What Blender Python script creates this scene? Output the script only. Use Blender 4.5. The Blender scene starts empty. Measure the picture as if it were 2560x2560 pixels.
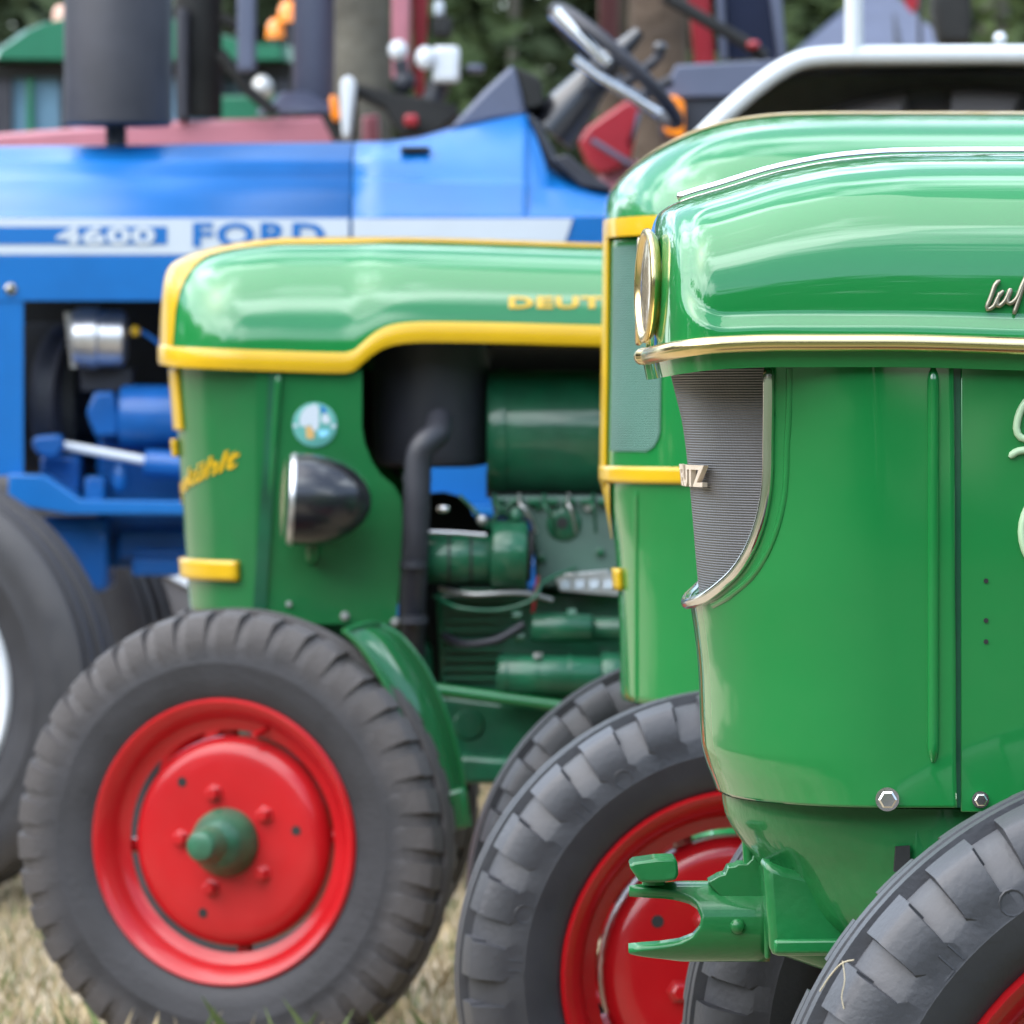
import bpy, bmesh, math, random
from mathutils import Vector, Matrix
random.seed(7)
S = bpy.context.scene
PI = math.pi

# ------------------------------------------------------------------ camera
F, HY, HC = 15000.0, 1000.0, 1.05      # focal length in 2560-px units, horizon row, camera height
cd = bpy.data.cameras.new('camera'); cam = bpy.data.objects.new('camera', cd)
S.collection.objects.link(cam)
cam.location = (0, 0, HC); cam.rotation_euler = (PI/2, 0, 0)
cd.sensor_width = 36; cd.lens = 36*F/2560
cd.shift_y = -(1280-HY)/2560
cd.clip_start = .1; cd.clip_end = 900
cd.dof.use_dof = True; cd.dof.focus_distance = 5.45; cd.dof.aperture_fstop = 15.5
S.camera = cam
S.render.resolution_x = S.render.resolution_y = 1024
S.render.engine = 'CYCLES'

# ------------------------------------------------------------------ sky, sun, exposure
SUN_EL, SUN_AZ = math.radians(50), math.radians(-112)   # azimuth measured from +Y, clockwise
w = bpy.data.worlds.new('World'); S.world = w; w.use_nodes = True
nt = w.node_tree; nt.nodes.clear()
def N(t, **k):
    n = nt.nodes.new(t)
    for a, b in k.items(): setattr(n, a, b)
    return n
sky = N('ShaderNodeTexSky', sky_type='NISHITA', sun_disc=False, sun_elevation=SUN_EL, sun_rotation=SUN_AZ)
sky.air_density = 1.0; sky.dust_density = 1.5
tc = N('ShaderNodeTexCoord'); mp = N('ShaderNodeMapping'); mp.inputs['Scale'].default_value = (1, 1, 2.2)
mp.inputs['Location'].default_value = (.35, .1, 0)
no = N('ShaderNodeTexNoise'); no.inputs['Scale'].default_value = 2.0; no.inputs['Detail'].default_value = 7
no.inputs['Roughness'].default_value = .56; no.inputs['Distortion'].default_value = .3
rp = N('ShaderNodeValToRGB'); rp.color_ramp.elements[0].position = .48; rp.color_ramp.elements[1].position = .62; rp.color_ramp.elements[0].color = (.05, .05, .05, 1)
mx = N('ShaderNodeMix', data_type='RGBA'); mx.inputs[7].default_value = (11.6, 13.0, 14.2, 1)
bg = N('ShaderNodeBackground'); bg.inputs['Strength'].default_value = .13
ow = N('ShaderNodeOutputWorld')
L = nt.links.new
sx = N('ShaderNodeSeparateXYZ'); zr = N('ShaderNodeMapRange'); zr.inputs[1].default_value = 0; zr.inputs[2].default_value = 1; zr.inputs[3].default_value = .62; zr.inputs[4].default_value = 1.35
zc = N('ShaderNodeMix', data_type='RGBA', blend_type='MULTIPLY'); zc.inputs[0].default_value = 1; zc.inputs[6].default_value = (11.6, 13.0, 14.2, 1)
L(tc.outputs['Generated'], sx.inputs[0]); L(sx.outputs['Z'], zr.inputs[0]); L(zr.outputs[0], zc.inputs[7]); L(zc.outputs[2], mx.inputs[7])
L(tc.outputs['Generated'], mp.inputs[0]); L(mp.outputs[0], no.inputs['Vector']); L(no.outputs['Fac'], rp.inputs[0])
L(rp.outputs[0], mx.inputs[0]); L(sky.outputs[0], mx.inputs[6]); L(mx.outputs[2], bg.inputs[0]); L(bg.outputs[0], ow.inputs[0])
sd = bpy.data.lights.new('sun', 'SUN'); sd.energy = 1.25; sd.angle = math.radians(90); sd.color = (1, .96, .9)
so = bpy.data.objects.new('sun', sd); S.collection.objects.link(so)
sdir = Vector((math.sin(SUN_AZ)*math.cos(SUN_EL), math.cos(SUN_AZ)*math.cos(SUN_EL), math.sin(SUN_EL)))
so.rotation_euler = sdir.to_track_quat('Z', 'Y').to_euler(); so.location = (-4, -4, 8)
S.view_settings.view_transform = 'Standard'; S.view_settings.look = 'None'
S.view_settings.exposure = 1.65; S.view_settings.gamma = 1; S.view_settings.use_curve_mapping = False

# ------------------------------------------------------------------ materials
MATS = {}
def mat(name, col, rough=.5, metal=0., coat=0., spec=.5, var=.12, vscale=9., bump=0., bscale=60., dust=0., dustcol=(.33,.29,.22), coat_rough=.05, trans=0., emit=None, aniso=None):
    if name in MATS: return MATS[name]
    m = bpy.data.materials.new(name); m.use_nodes = True; n = m.node_tree; b = n.nodes['Principled BSDF']
    tc = n.nodes.new('ShaderNodeTexCoord')
    b.inputs['Roughness'].default_value = rough; b.inputs['Metallic'].default_value = metal
    b.inputs['Coat Weight'].default_value = coat; b.inputs['Coat Roughness'].default_value = coat_rough
    b.inputs['Specular IOR Level'].default_value = spec; b.inputs['Coat IOR'].default_value = 1.68 if coat >= .8 else 1.5
    if trans: b.inputs['Transmission Weight'].default_value = trans
    if emit: b.inputs['Emission Color'].default_value = (*emit, 1); b.inputs['Emission Strength'].default_value = 1
    nz = n.nodes.new('ShaderNodeTexNoise'); nz.inputs['Scale'].default_value = vscale; nz.inputs['Detail'].default_value = 6
    n.links.new(tc.outputs['Object'], nz.inputs['Vector'])
    r = n.nodes.new('ShaderNodeMapRange'); r.inputs[1].default_value = .3; r.inputs[2].default_value = .7
    r.inputs[3].default_value = 1-var; r.inputs[4].default_value = 1+var
    n.links.new(nz.outputs['Fac'], r.inputs[0])
    mul = n.nodes.new('ShaderNodeMix'); mul.data_type = 'RGBA'; mul.blend_type = 'MULTIPLY'; mul.inputs[0].default_value = 1
    mul.inputs[6].default_value = (*col, 1); n.links.new(r.outputs[0], mul.inputs[7])
    out = mul.outputs[2]
    if dust:
        dz = n.nodes.new('ShaderNodeTexNoise'); dz.inputs['Scale'].default_value = 17; dz.inputs['Detail'].default_value = 9; dz.inputs['Roughness'].default_value = .65
        n.links.new(tc.outputs['Object'], dz.inputs['Vector'])
        dr = n.nodes.new('ShaderNodeMapRange'); dr.inputs[1].default_value = .38; dr.inputs[2].default_value = .72; dr.inputs[3].default_value = dust*.25; dr.inputs[4].default_value = dust
        n.links.new(dz.outputs['Fac'], dr.inputs[0])
        mm = n.nodes.new('ShaderNodeMix'); mm.data_type = 'RGBA'; mm.inputs[7].default_value = (*dustcol, 1)
        n.links.new(dr.outputs[0], mm.inputs[0]); n.links.new(out, mm.inputs[6]); out = mm.outputs[2]
        rr = n.nodes.new('ShaderNodeMapRange'); rr.inputs[3].default_value = rough; rr.inputs[4].default_value = min(1, rough+.5)
        n.links.new(dr.outputs[0], rr.inputs[0]); n.links.new(rr.outputs[0], b.inputs['Roughness'])
    n.links.new(out, b.inputs['Base Color'])
    if bump:
        bn = n.nodes.new('ShaderNodeTexNoise'); bn.inputs['Scale'].default_value = bscale; bn.inputs['Detail'].default_value = 4
        n.links.new(tc.outputs['Object'], bn.inputs['Vector'])
        bp = n.nodes.new('ShaderNodeBump'); bp.inputs['Strength'].default_value = 1; bp.inputs['Distance'].default_value = bump
        n.links.new(bn.outputs['Fac'], bp.inputs['Height']); n.links.new(bp.outputs[0], b.inputs['Normal'])
    MATS[name] = m; return m

def tread_dust(m, col, r0=.285, r1=.325, amt=.75):
    n = m.node_tree; b = n.nodes['Principled BSDF']; src = b.inputs['Base Color'].links[0].from_socket
    tc = n.nodes.new('ShaderNodeTexCoord'); mp = n.nodes.new('ShaderNodeMapping'); mp.inputs['Scale'].default_value = (1, 0, 1); n.links.new(tc.outputs['Object'], mp.inputs[0])
    l = n.nodes.new('ShaderNodeVectorMath'); l.operation = 'LENGTH'; n.links.new(mp.outputs[0], l.inputs[0])
    nz = n.nodes.new('ShaderNodeTexNoise'); nz.inputs['Scale'].default_value = 9; nz.inputs['Detail'].default_value = 7; n.links.new(tc.outputs['Object'], nz.inputs['Vector'])
    a = n.nodes.new('ShaderNodeMath'); a.operation = 'MULTIPLY_ADD'; a.inputs[1].default_value = .06; n.links.new(nz.outputs['Fac'], a.inputs[0]); n.links.new(l.outputs['Value'], a.inputs[2])
    r = n.nodes.new('ShaderNodeMapRange'); r.inputs[1].default_value = r0+.03; r.inputs[2].default_value = r1+.03; r.inputs[3].default_value = .04; r.inputs[4].default_value = amt; n.links.new(a.outputs[0], r.inputs[0])
    x = n.nodes.new('ShaderNodeMix'); x.data_type = 'RGBA'; x.inputs[7].default_value = (*col, 1); n.links.new(r.outputs[0], x.inputs[0]); n.links.new(src, x.inputs[6]); n.links.new(x.outputs[2], b.inputs['Base Color'])
GREEN  = mat('gloss_green_paint', (.0035, .170, .034), .45, coat=1, spec=.12, var=.07, vscale=3, bump=.0007, bscale=7, coat_rough=.045, dust=.018)
GREENB = mat('aged_green_paint', (.0035, .122, .030), .45, coat=.8, spec=.15, var=.12, vscale=5, bump=.0006, bscale=9, dust=.12, dustcol=(.06, .11, .06), coat_rough=.08)
GREEND = mat('engine_green_paint', (.004, .080, .034), .4, coat=.6, spec=.2, var=.3, vscale=12, dust=.16, dustcol=(.08, .12, .10), bump=.001, bscale=60)
GREENC = mat('cast_green_paint', (.004, .14, .034), .4, coat=.6, spec=.2, var=.15, vscale=9, bump=.0008, bscale=90, dust=.14, dustcol=(.06, .09, .035))
YELLOW = mat('yellow_paint', (.56, .34, .006), .38, coat=.6, spec=.2, var=.06, coat_rough=.1)
GOLD   = mat('brass_trim', (.80, .62, .30), .22, metal=1, var=.05)
CHROME = mat('chrome', (.82, .80, .78), .15, metal=1, var=.04)
STEELD = mat('dull_steel', (.45, .45, .44), .42, metal=.8, var=.2, dust=.1)
RED    = mat('red_wheel_paint', (.44, .006, .010), .38, coat=.6, spec=.15, var=.10, dust=.14, dustcol=(.22, .04, .04), coat_rough=.15)
REDC   = mat('shaded_red_wheel_paint', (.34, .004, .007), .33, coat=.7, spec=.15, var=.10, dust=.10, dustcol=(.16, .02, .02), coat_rough=.1)  # same wheel red, darkened in colour for wheels standing in shade
TYRE   = mat('dusty_tyre_rubber', (.014, .015, .020), .55, var=.3, vscale=8, dust=.30, dustcol=(.058, .056, .062), bump=.0012, bscale=120)
TYREC  = mat('tyre_rubber', (.012, .013, .018), .42, var=.3, vscale=8, dust=.22, dustcol=(.05, .05, .055), bump=.0006, bscale=150)
TYREA = mat('rib_tyre_rubber', (.012, .013, .018), .5, var=.3, vscale=8, dust=.25, dustcol=(.06, .06, .066), bump=.001, bscale=120); tread_dust(TYREA, (.075, .07, .07), .40, .44, .6)
tread_dust(TYRE, (.072, .064, .062), amt=.7); tread_dust(TYREC, (.060, .060, .066), .26, .345, amt=.6)
BLACK  = mat('black_enamel', (.012, .012, .016), .30, coat=.6, var=.2, coat_rough=.12)
BLACKM = mat('matt_black_paint', (.022, .023, .032), .5, var=.2, dust=.12, dustcol=(.10, .10, .12))
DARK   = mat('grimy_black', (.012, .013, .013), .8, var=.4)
HOSE   = mat('black_rubber_hose', (.020, .021, .028), .45, var=.2, dust=.12, dustcol=(.08, .08, .10))
BLUE   = mat('ford_blue_paint', (.003, .125, .40), .32, coat=.7, spec=.25, var=.07, bump=.0003, bscale=5, coat_rough=.3)
BLUED  = mat('engine_blue_paint', (.004, .10, .36), .42, coat=.4, spec=.2, var=.2, dust=.1, dustcol=(.1,.12,.18), bump=.001, bscale=60)
WHITE  = mat('white_paint', (.62, .66, .70), .35, coat=.4, var=.03)
OFFW   = mat('white_decal', (.50, .56, .62), .4, var=.02)
DBLUE  = mat('blue_decal', (.003, .13, .42), .4, var=.02)
GREY   = mat('grey_cast_plate', (.045, .10, .075), .5, var=.25, dust=.25, dustcol=(.16,.18,.18))
ALU    = mat('aluminium', (.62, .62, .64), .35, metal=.9, var=.12, vscale=30)
RUST   = mat('rust_red_wrap', (.30, .06, .03), .6)
PINK   = mat('faded_red_hood_paint', (.46, .17, .21), .45, coat=.5, var=.06)  # red lightened to pink: pale sky reflection is put into the colour
REDT   = mat('red_cab_paint', (.30, .010, .020), .4, coat=.5, var=.08)
PLAST  = mat('dark_grey_plastic', (.03, .034, .045), .5, var=.1)
GREYP  = mat('slate_grey_paint', (.09, .105, .16), .5, var=.08)
ORANGE = mat('amber_lens', (.95, .26, .01), .25, coat=.5, var=.05)
CABG   = mat('cab_green_paint', (.015, .15, .08), .35, coat=.5, var=.06)
GLASSB = mat('tinted_cab_glass', (.20, .36, .50), .12, metal=.2, var=.35, vscale=3)
GLASSL = mat('headlamp_glass', (.34, .26, .18), .12, coat=1, var=.1)
LETTER = mat('worn_bronze_letter', (.27, .25, .19), .35, metal=.7, var=.2)
CREAM  = mat('raised_cream_lettering', (.42, .58, .36), .4, var=.08)
BADGEL = mat('sand_badge_paint', (.62, .52, .42), .4, var=.06)
STRAW  = mat('straw', (.50, .43, .30), .8)

def grille_material(name, col, pitch, depth, rough=.45, metal=.5):
    m = mat(name, col, rough, metal=metal, var=.12)
    n = m.node_tree; b = n.nodes['Principled BSDF']
    tc = n.nodes.new('ShaderNodeTexCoord'); sp = n.nodes.new('ShaderNodeSeparateXYZ'); n.links.new(tc.outputs['Object'], sp.inputs[0])
    def wave(out, p):
        a = n.nodes.new('ShaderNodeMath'); a.operation = 'MULTIPLY'; a.inputs[1].default_value = 2*PI/p; n.links.new(out, a.inputs[0])
        s = n.nodes.new('ShaderNodeMath'); s.operation = 'SINE'; n.links.new(a.outputs[0], s.inputs[0]); return s
    a, c = wave(sp.outputs['Z'], pitch), wave(sp.outputs['Y'], pitch*1.9)
    ad = n.nodes.new('ShaderNodeMath'); ad.operation = 'MULTIPLY_ADD'; ad.inputs[1].default_value = .15
    n.links.new(c.outputs[0], ad.inputs[0]); n.links.new(a.outputs[0], ad.inputs[2])
    bp = n.nodes.new('ShaderNodeBump'); bp.inputs['Distance'].default_value = depth; n.links.new(ad.outputs[0], bp.inputs['Height'])
    n.links.new(bp.outputs[0], b.inputs['Normal'])
    return m
HUBG = mat('greasy_green_hub', (.008, .12, .055), .4, coat=.5, var=.4, vscale=22, dust=.45, dustcol=(.035, .04, .032))
MESHC = grille_material('fine_steel_grille_mesh', (.10, .098, .10), .0024, .0003)
MESHM = grille_material('green_grille_mesh', (.045, .135, .10), .0032, .0003, metal=.2)

# ------------------------------------------------------------------ helpers
def P(px, py, Y):
    return Vector(((px-1280)/F*Y, Y, HC+(HY-py)/F*Y))
def m2(px_len, Y): return px_len/F*Y
ORIG = {}
def smooth01(t): t = max(0, min(1, t)); return t*t*(3-2*t)
def tag(o, label=None, cat=None, group=None, kind=None):
    for k, v in (('label', label), ('category', cat), ('group', group), ('kind', kind)):
        if v: o[k] = v
    return o
def thing(name, loc, label, cat, group=None):
    o = bpy.data.objects.new(name, None); S.collection.objects.link(o); o.location = loc; o.empty_display_size = .2
    ORIG[o] = Vector(loc); return tag(o, label, cat, group)
class MB:
    def __init__(s): s.v = []; s.f = []
    def add(s, vs, fs):
        k = len(s.v); s.v += [Vector(a) for a in vs]; s.f += [tuple(i+k for i in f) for f in fs]; return s
    def box(s, a, b):
        (x0,y0,z0),(x1,y1,z1) = a, b
        return s.add([(x0,y0,z0),(x1,y0,z0),(x1,y1,z0),(x0,y1,z0),(x0,y0,z1),(x1,y0,z1),(x1,y1,z1),(x0,y1,z1)],
                     [(0,3,2,1),(4,5,6,7),(0,1,5,4),(1,2,6,5),(2,3,7,6),(3,0,4,7)])
    def bp(s, px0, py0, px1, py1, Y0, Y1):       # box from a picture rectangle measured at depth Y0
        a = P(px0, py1, Y0); b = P(px1, py0, Y0)
        return s.box((min(a.x,b.x), Y0, min(a.z,b.z)), (max(a.x,b.x), Y1, max(a.z,b.z)))
    def prism(s, pts, Y0, Y1, Ym=None):          # polygon given in picture points at depth Ym, thick from Y0 to Y1
        Ym = Ym or Y0; q = [P(a, b, Ym) for a, b in pts]; n = len(q)
        vs = [(p.x, Y0, p.z) for p in q]+[(p.x, Y1, p.z) for p in q]
        return s.add(vs, [tuple(range(n)), tuple(range(2*n-1, n-1, -1))]+[(i, i+n, (i+1) % n+n, (i+1) % n) for i in range(n)])
    def rings(s, rings, closed=True, cap=True):
        n = len(rings[0]); vs = [p for r in rings for p in r]; fs = []
        for i in range(len(rings)-1):
            for j in range(n if closed else n-1):
                k = (j+1) % n; fs.append((i*n+j, i*n+k, (i+1)*n+k, (i+1)*n+j))
        if cap: fs += [tuple(range(n-1, -1, -1)), tuple((len(rings)-1)*n+j for j in range(n))]
        return s.add(vs, fs)
    def tube(s, pts, r, seg=12, cap=True):
        pts = [Vector(p) for p in pts]; rs = r if isinstance(r, (list, tuple)) else [r]*len(pts); R = []; up = None
        for i, p in enumerate(pts):
            d = (pts[min(i+1, len(pts)-1)]-pts[max(i-1, 0)]).normalized()
            if up is None: up = Vector((0,1,0)) if abs(d.y) < .8 else Vector((0,0,1))
            a = d.cross(up).normalized(); b = a.cross(d).normalized(); up = b
            R.append([p+(a*math.cos(t*2*PI/seg)+b*math.sin(t*2*PI/seg))*rs[i] for t in range(seg)])
        return s.rings(R, True, cap)
    def lathe(s, prof, o, axis, seg=32, cap=True):   # prof: (distance along axis, radius)
        o = Vector(o); d = Vector(axis).normalized(); u = Vector((0,0,1)) if abs(d.z) < .9 else Vector((1,0,0))
        a = d.cross(u).normalized(); b = a.cross(d)
        return s.rings([[o+d*h+(a*math.cos(t*2*PI/seg)+b*math.sin(t*2*PI/seg))*r for t in range(seg)] for h, r in prof], True, cap)
    def grid(s, rows, flip=False):
        n = len(rows[0]); k = []
        for i in range(len(rows)-1):
            for j in range(n-1):
                f = (i*n+j, i*n+j+1, (i+1)*n+j+1, (i+1)*n+j); k.append(f[::-1] if flip else f)
        return s.add([p for r in rows for p in r], k)
    def ball(s, c, rx, ry=None, rz=None, seg=16, rn=10):
        c = Vector(c); ry = ry or rx; rz = rz or rx
        return s.rings([[c+Vector((rx*math.sin(t)*math.cos(a), ry*math.sin(t)*math.sin(a), rz*math.cos(t))) for a in [2*PI*j/seg for j in range(seg)]] for t in [max(.02, min(PI-.02, PI*i/rn)) for i in range(rn+1)]])
    def build(s, name, m, parent=None, smooth=35, bevel=0, local=None, label=None, weld=False, mirror_fix=True):
        og = local if local is not None else (ORIG[parent] if parent is not None else Vector((0,0,0)))
        me = bpy.data.meshes.new(name); me.from_pydata([v-og for v in s.v], [], s.f); me.materials.append(m)
        bm = bmesh.new(); bm.from_mesh(me)
        if weld: bmesh.ops.remove_doubles(bm, verts=bm.verts, dist=1e-5)
        bmesh.ops.recalc_face_normals(bm, faces=bm.faces); bm.to_mesh(me); bm.free()
        if smooth:
            me.polygons.foreach_set('use_smooth', [True]*len(me.polygons)); me.set_sharp_from_angle(angle=math.radians(smooth))
        o = bpy.data.objects.new(name, me); S.collection.objects.link(o)
        if parent is not None: o.parent = parent
        ORIG[o] = og.copy() if local is None else Vector((0,0,0))
        if bevel:
            b = o.modifiers.new('bevel', 'BEVEL'); b.width = bevel; b.segments = 2; b.limit_method = 'ANGLE'; b.angle_limit = math.radians(40)
            b.harden_normals = False
        if label: o['label'] = label
        return o
def cylp(px0, py0, px1, py1, rpx, Y, seg=28, chamf=.12):
    a, b = P(px0, py0, Y), P(px1, py1, Y); r = m2(rpx, Y); Ln = (b-a).length; c = min(chamf*r, Ln*.2)
    return MB().lathe([(0, r-c), (c, r), (Ln-c, r), (Ln, r-c)], a, b-a, seg)
def interp(tab, x):
    if x <= tab[0][0]: return tab[0][1]
    for (a, b), (c, d) in zip(tab, tab[1:]):
        if x <= c: return b+(d-b)*(x-a)/(c-a)
    return tab[-1][1]
def sinterp(tab, x):      # smooth (monotone cubic) interpolation
    n = len(tab)
    if x <= tab[0][0]: return tab[0][1]
    if x >= tab[-1][0]: return tab[-1][1]
    dl = [(tab[i+1][1]-tab[i][1])/(tab[i+1][0]-tab[i][0]) for i in range(n-1)]
    ms = [dl[0]]+[0 if dl[i-1]*dl[i] <= 0 else 2*dl[i-1]*dl[i]/(dl[i-1]+dl[i]) for i in range(1, n-1)]+[dl[-1]]
    for i in range(n-1):
        if x <= tab[i+1][0]:
            h = tab[i+1][0]-tab[i][0]; t = (x-tab[i][0])/h
            return ((2*t**3-3*t*t+1)*tab[i][1]+(t**3-2*t*t+t)*h*ms[i]+(-2*t**3+3*t*t)*tab[i+1][1]+(t**3-t*t)*h*ms[i+1])

def text_mesh(body, bold=0., extrude=.02, shear=0., sp=1.):
    c = bpy.data.curves.new('t', 'FONT'); c.body = body; c.size = 1; c.offset = bold; c.extrude = extrude; c.shear = shear; c.resolution_u = 3; c.space_character = sp
    o = bpy.data.objects.new('t', c); S.collection.objects.link(o)
    dg = bpy.context.evaluated_depsgraph_get(); me = bpy.data.meshes.new_from_object(o.evaluated_get(dg))
    vs = [v.co.copy() for v in me.vertices]; fs = [tuple(p.vertices) for p in me.polygons]
    bpy.data.objects.remove(o); bpy.data.curves.remove(c); bpy.data.meshes.remove(me)
    x0 = min(v.x for v in vs); x1 = max(v.x for v in vs); y0 = min(v.y for v in vs); y1 = max(v.y for v in vs)
    return [((v.x-x0)/(x1-x0), (v.y-y0)/(y1-y0), 1 if v.z > 0 else 0) for v in vs], fs
def text_on(body, fn, name, m, parent, bold=.0, shear=0., label=None):
    vs, fs = text_mesh(body, bold, .02, shear)
    return MB().add([fn(*v) for v in vs], fs).build(name, m, parent, smooth=0, label=label)

# -------- wheels
def tyre_mesh(R, rim, hw, nl, style, lh=1., duty=.60):
    """section given twice, on the lugs and in the gaps between them; fractions of the section height and half-width"""
    side = [(-.03, -.62), (.03, -.74), (.10, -.86), (.28, -.985), (.42, -1.0), (.43, -1.006), (.44, -1.0), (.58, -.995)]
    lug = [(.64, -.99), (.68, -.985), (.77, -.955), (.87, -.885), (.925, -.82), (.945, -.74), (.968, -.55), (.982, -.37)]
    gap = [(.62, -.965), (.65, -.945), (.70, -.90), (.76, -.83), (.815, -.74), (.86, -.64), (.895, -.52), (.92, -.37)]
    rib = [(.90, -.34), (.90, -.25), (1.0, -.225), (1.0, -.06), (.955, -.035)]
    gap = [(l[0]+(g[0]-l[0])*lh, l[1]+(g[1]-l[1])*lh) for l, g in zip(lug, gap)]
    if style == 'rib': gap = lug = lug[:5]+[(.985, -.74), (.99, -.62), (.84, -.57)]; rib = [(.84, -.47), (.99, -.42), (1.0, -.16), (.90, -.12), (.90, -.03)]
    e = .014; nt = .03; h = R-rim
    fr = [0, .5] if style == 'rib' else [0, e, nt, nt+e, .30, .45, duty, duty+e, (1+duty)/2]
    rows = []
    for k in range(nl):
        for f in fr:
            block = e/2 < f < duty+e/2; full = nt+e/2 < f < duty+e/2; half = []
            for i in range(8):
                on = block if i >= 5 else full
                half.append(lug[i] if on else gap[i])
            sec = side+half+rib; sec = [(a, b, n) for n, (a, b) in enumerate(sec)]
            row = []
            for sg in (1, -1):
                for a, b, n in (sec if sg == 1 else sec[::-1]):
                    sk = 0 if style == 'rib' or n < 8 else .10*max(0, 15-n)/7*sg
                    th = 2*PI*(k+f+(sk if sg == 1 else sk+.5))/nl; r_ = rim+a*h
                    row.append(Vector((r_*math.cos(th), b*hw*sg, r_*math.sin(th))))
            rows.append(row)
    rows.append(rows[0]); return MB().grid(rows)
TYPES = {}
def wheel(parent, name, loc, yaw, R, rim, hw, key, tyre_m, rim_m, disc_m, hub_m, side=-1, nl=30, style='lug', nut=5, spin=0, hubstyle='cone', lh=None, duty=.60):
    lh = lh if lh is not None else 1.1
    """wheel in its own frame: local -Y is the outer side"""
    o = bpy.data.objects.new(name, None); S.collection.objects.link(o); o.parent = parent; o.empty_display_size = .1
    rot = Matrix.Rotation(yaw+(0 if side < 0 else PI), 4, 'Z') @ Matrix.Rotation(spin, 4, 'Y')
    o.location = Vector(loc)-ORIG[parent]; o.rotation_euler = rot.to_euler(); ORIG[o] = Vector((0,0,0))
    if key not in TYPES:
        T = {}
        T['tyre'] = [(tyre_mesh(R, rim, hw, nl, style, lh, duty).build('tyre', tyre_m, o, 32, local=Vector((0,0,0)), weld=True))]
        if key in ('C', 'M'):
            q = MB()
            for j in range(26):
                a = 2*PI*j/26; rr_ = rim+.52*(R-rim); c = Vector((math.cos(a)*rr_, -hw*.992, math.sin(a)*rr_)); t_ = Vector((-math.sin(a), 0, math.cos(a))); n_ = Vector((math.cos(a), 0, math.sin(a)))
                if j % 3 == 0: q.tube([c+(t_*math.cos(b*PI/6)+n_*math.sin(b*PI/6))*.011 for b in range(13)], .0013, 5, cap=False)
                elif j % 3 == 1: q.tube([c-t_*.012-n_*.009, c-t_*.012+n_*.009], .0013, 5).tube([c-n_*.009, c+n_*.009], .0013, 5).tube([c-n_*.009, c+t_*.012-n_*.009], .0013, 5)
            q.build('sidewall_relief', tyre_m, o, 60, local=Vector((0,0,0)))['kind'] = 'stuff'; T['relief'] = [o.children[-1]]
        Y = Vector((0,-1,0)); O = Vector((0,0,0))
        k = rim/.226; hk = hw/.075
        prof = [(-.055*hk, .226*k), (-.05*hk, .215*k), (-.03*hk, .205*k), (0, .186*k), (.012, .1812*k), (.018, .197*k), (.030*hk, .203*k), (.048*hk, .208*k), (.055*hk, .216*k), (.062*hk, .221*k), (.066*hk, .229*k), (.060*hk, .2335*k), (.048*hk, .231*k), (.01, .214*k), (-.03, .217*k), (-.055*hk, .226*k)]
        T['rim'] = [MB().lathe(prof, O, Y, 72, cap=False).build('rim', rim_m, o, 40, local=O)]
        dp = [(-.02, .05*k), (-.02, .140*k), (-.05, .150*k), (-.05, .164*k), (-.022, .1715*k), (.002, .172*k), (.016, .168*k), (.026, .158*k), (.030, .144*k), (.031, .12*k), (.031, .0515*k), (-.02, .05*k)]
        T['disc'] = [MB().lathe(dp, O, Y, 64, cap=False).build('disc', disc_m, o, 50, local=O)]
        if hubstyle == 'cone':
            hp = [(-.03, .056*k), (.040, .056*k), (.052, .054*k), (.066, .048*k), (.082, .040*k), (.090, .031*k), (.093, .029*k), (.124, .0275*k), (.134, .022*k), (.137, .012*k)]
        else:
            hp = [(-.03, .07*k), (.06, .07*k), (.07, .06*k), (.10, .05*k), (.105, .03*k)]
        T['hub'] = [MB().lathe(hp, O, Y, 32).build('hub', hub_m, o, 30, local=O)]
        b = MB()
        for j in range(nut):
            a = 2*PI*j/nut+PI/2*3; c = Vector((math.cos(a)*.081*k, 0, math.sin(a)*.081*k))
            b2 = MB().lathe([(.030, .016), (.033, .015), (.034, .0115), (.044, .011), (.046, .008)], c, Y, 6)
            T.setdefault('nut', []).append(b2.build('wheel_nut', disc_m, o, 25, local=O))
        for j in range(3):
            a = 2*PI*j/3+PI/2*3; c = Vector((math.cos(a)*.124*k, 0, math.sin(a)*.124*k))
            T.setdefault('hole', []).append(MB().lathe([(.0295, .0078), (.0318, .0078)], c, Y, 14).build('disc_hole', DARK, o, 25, local=O))
        for j in range(4):
            a = 2*PI*j/4+.42; c, s_ = math.cos(a), math.sin(a)
            q = MB().tube([Vector((c*.165*k, .012, s_*.165*k)), Vector((c*.188*k, .012, s_*.188*k))], .013, 8)
            T.setdefault('lugs', []).append(q.build('rim_bracket', rim_m, o, 25, local=O))
        T['valve'] = [MB().tube([Vector((.0, -.005, .20*k)), Vector((-.008, -.045, .182*k))], .005, 8).build('valve_stem', rim_m, o, 25, local=O)]
        TYPES[key] = T
    else:
        for lst in TYPES[key].values():
            for c in lst:
                d = c.copy(); S.collection.objects.link(d); d.parent = o
                for g in c.children: h_ = g.copy(); S.collection.objects.link(h_); h_.parent = d
    return o

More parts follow.
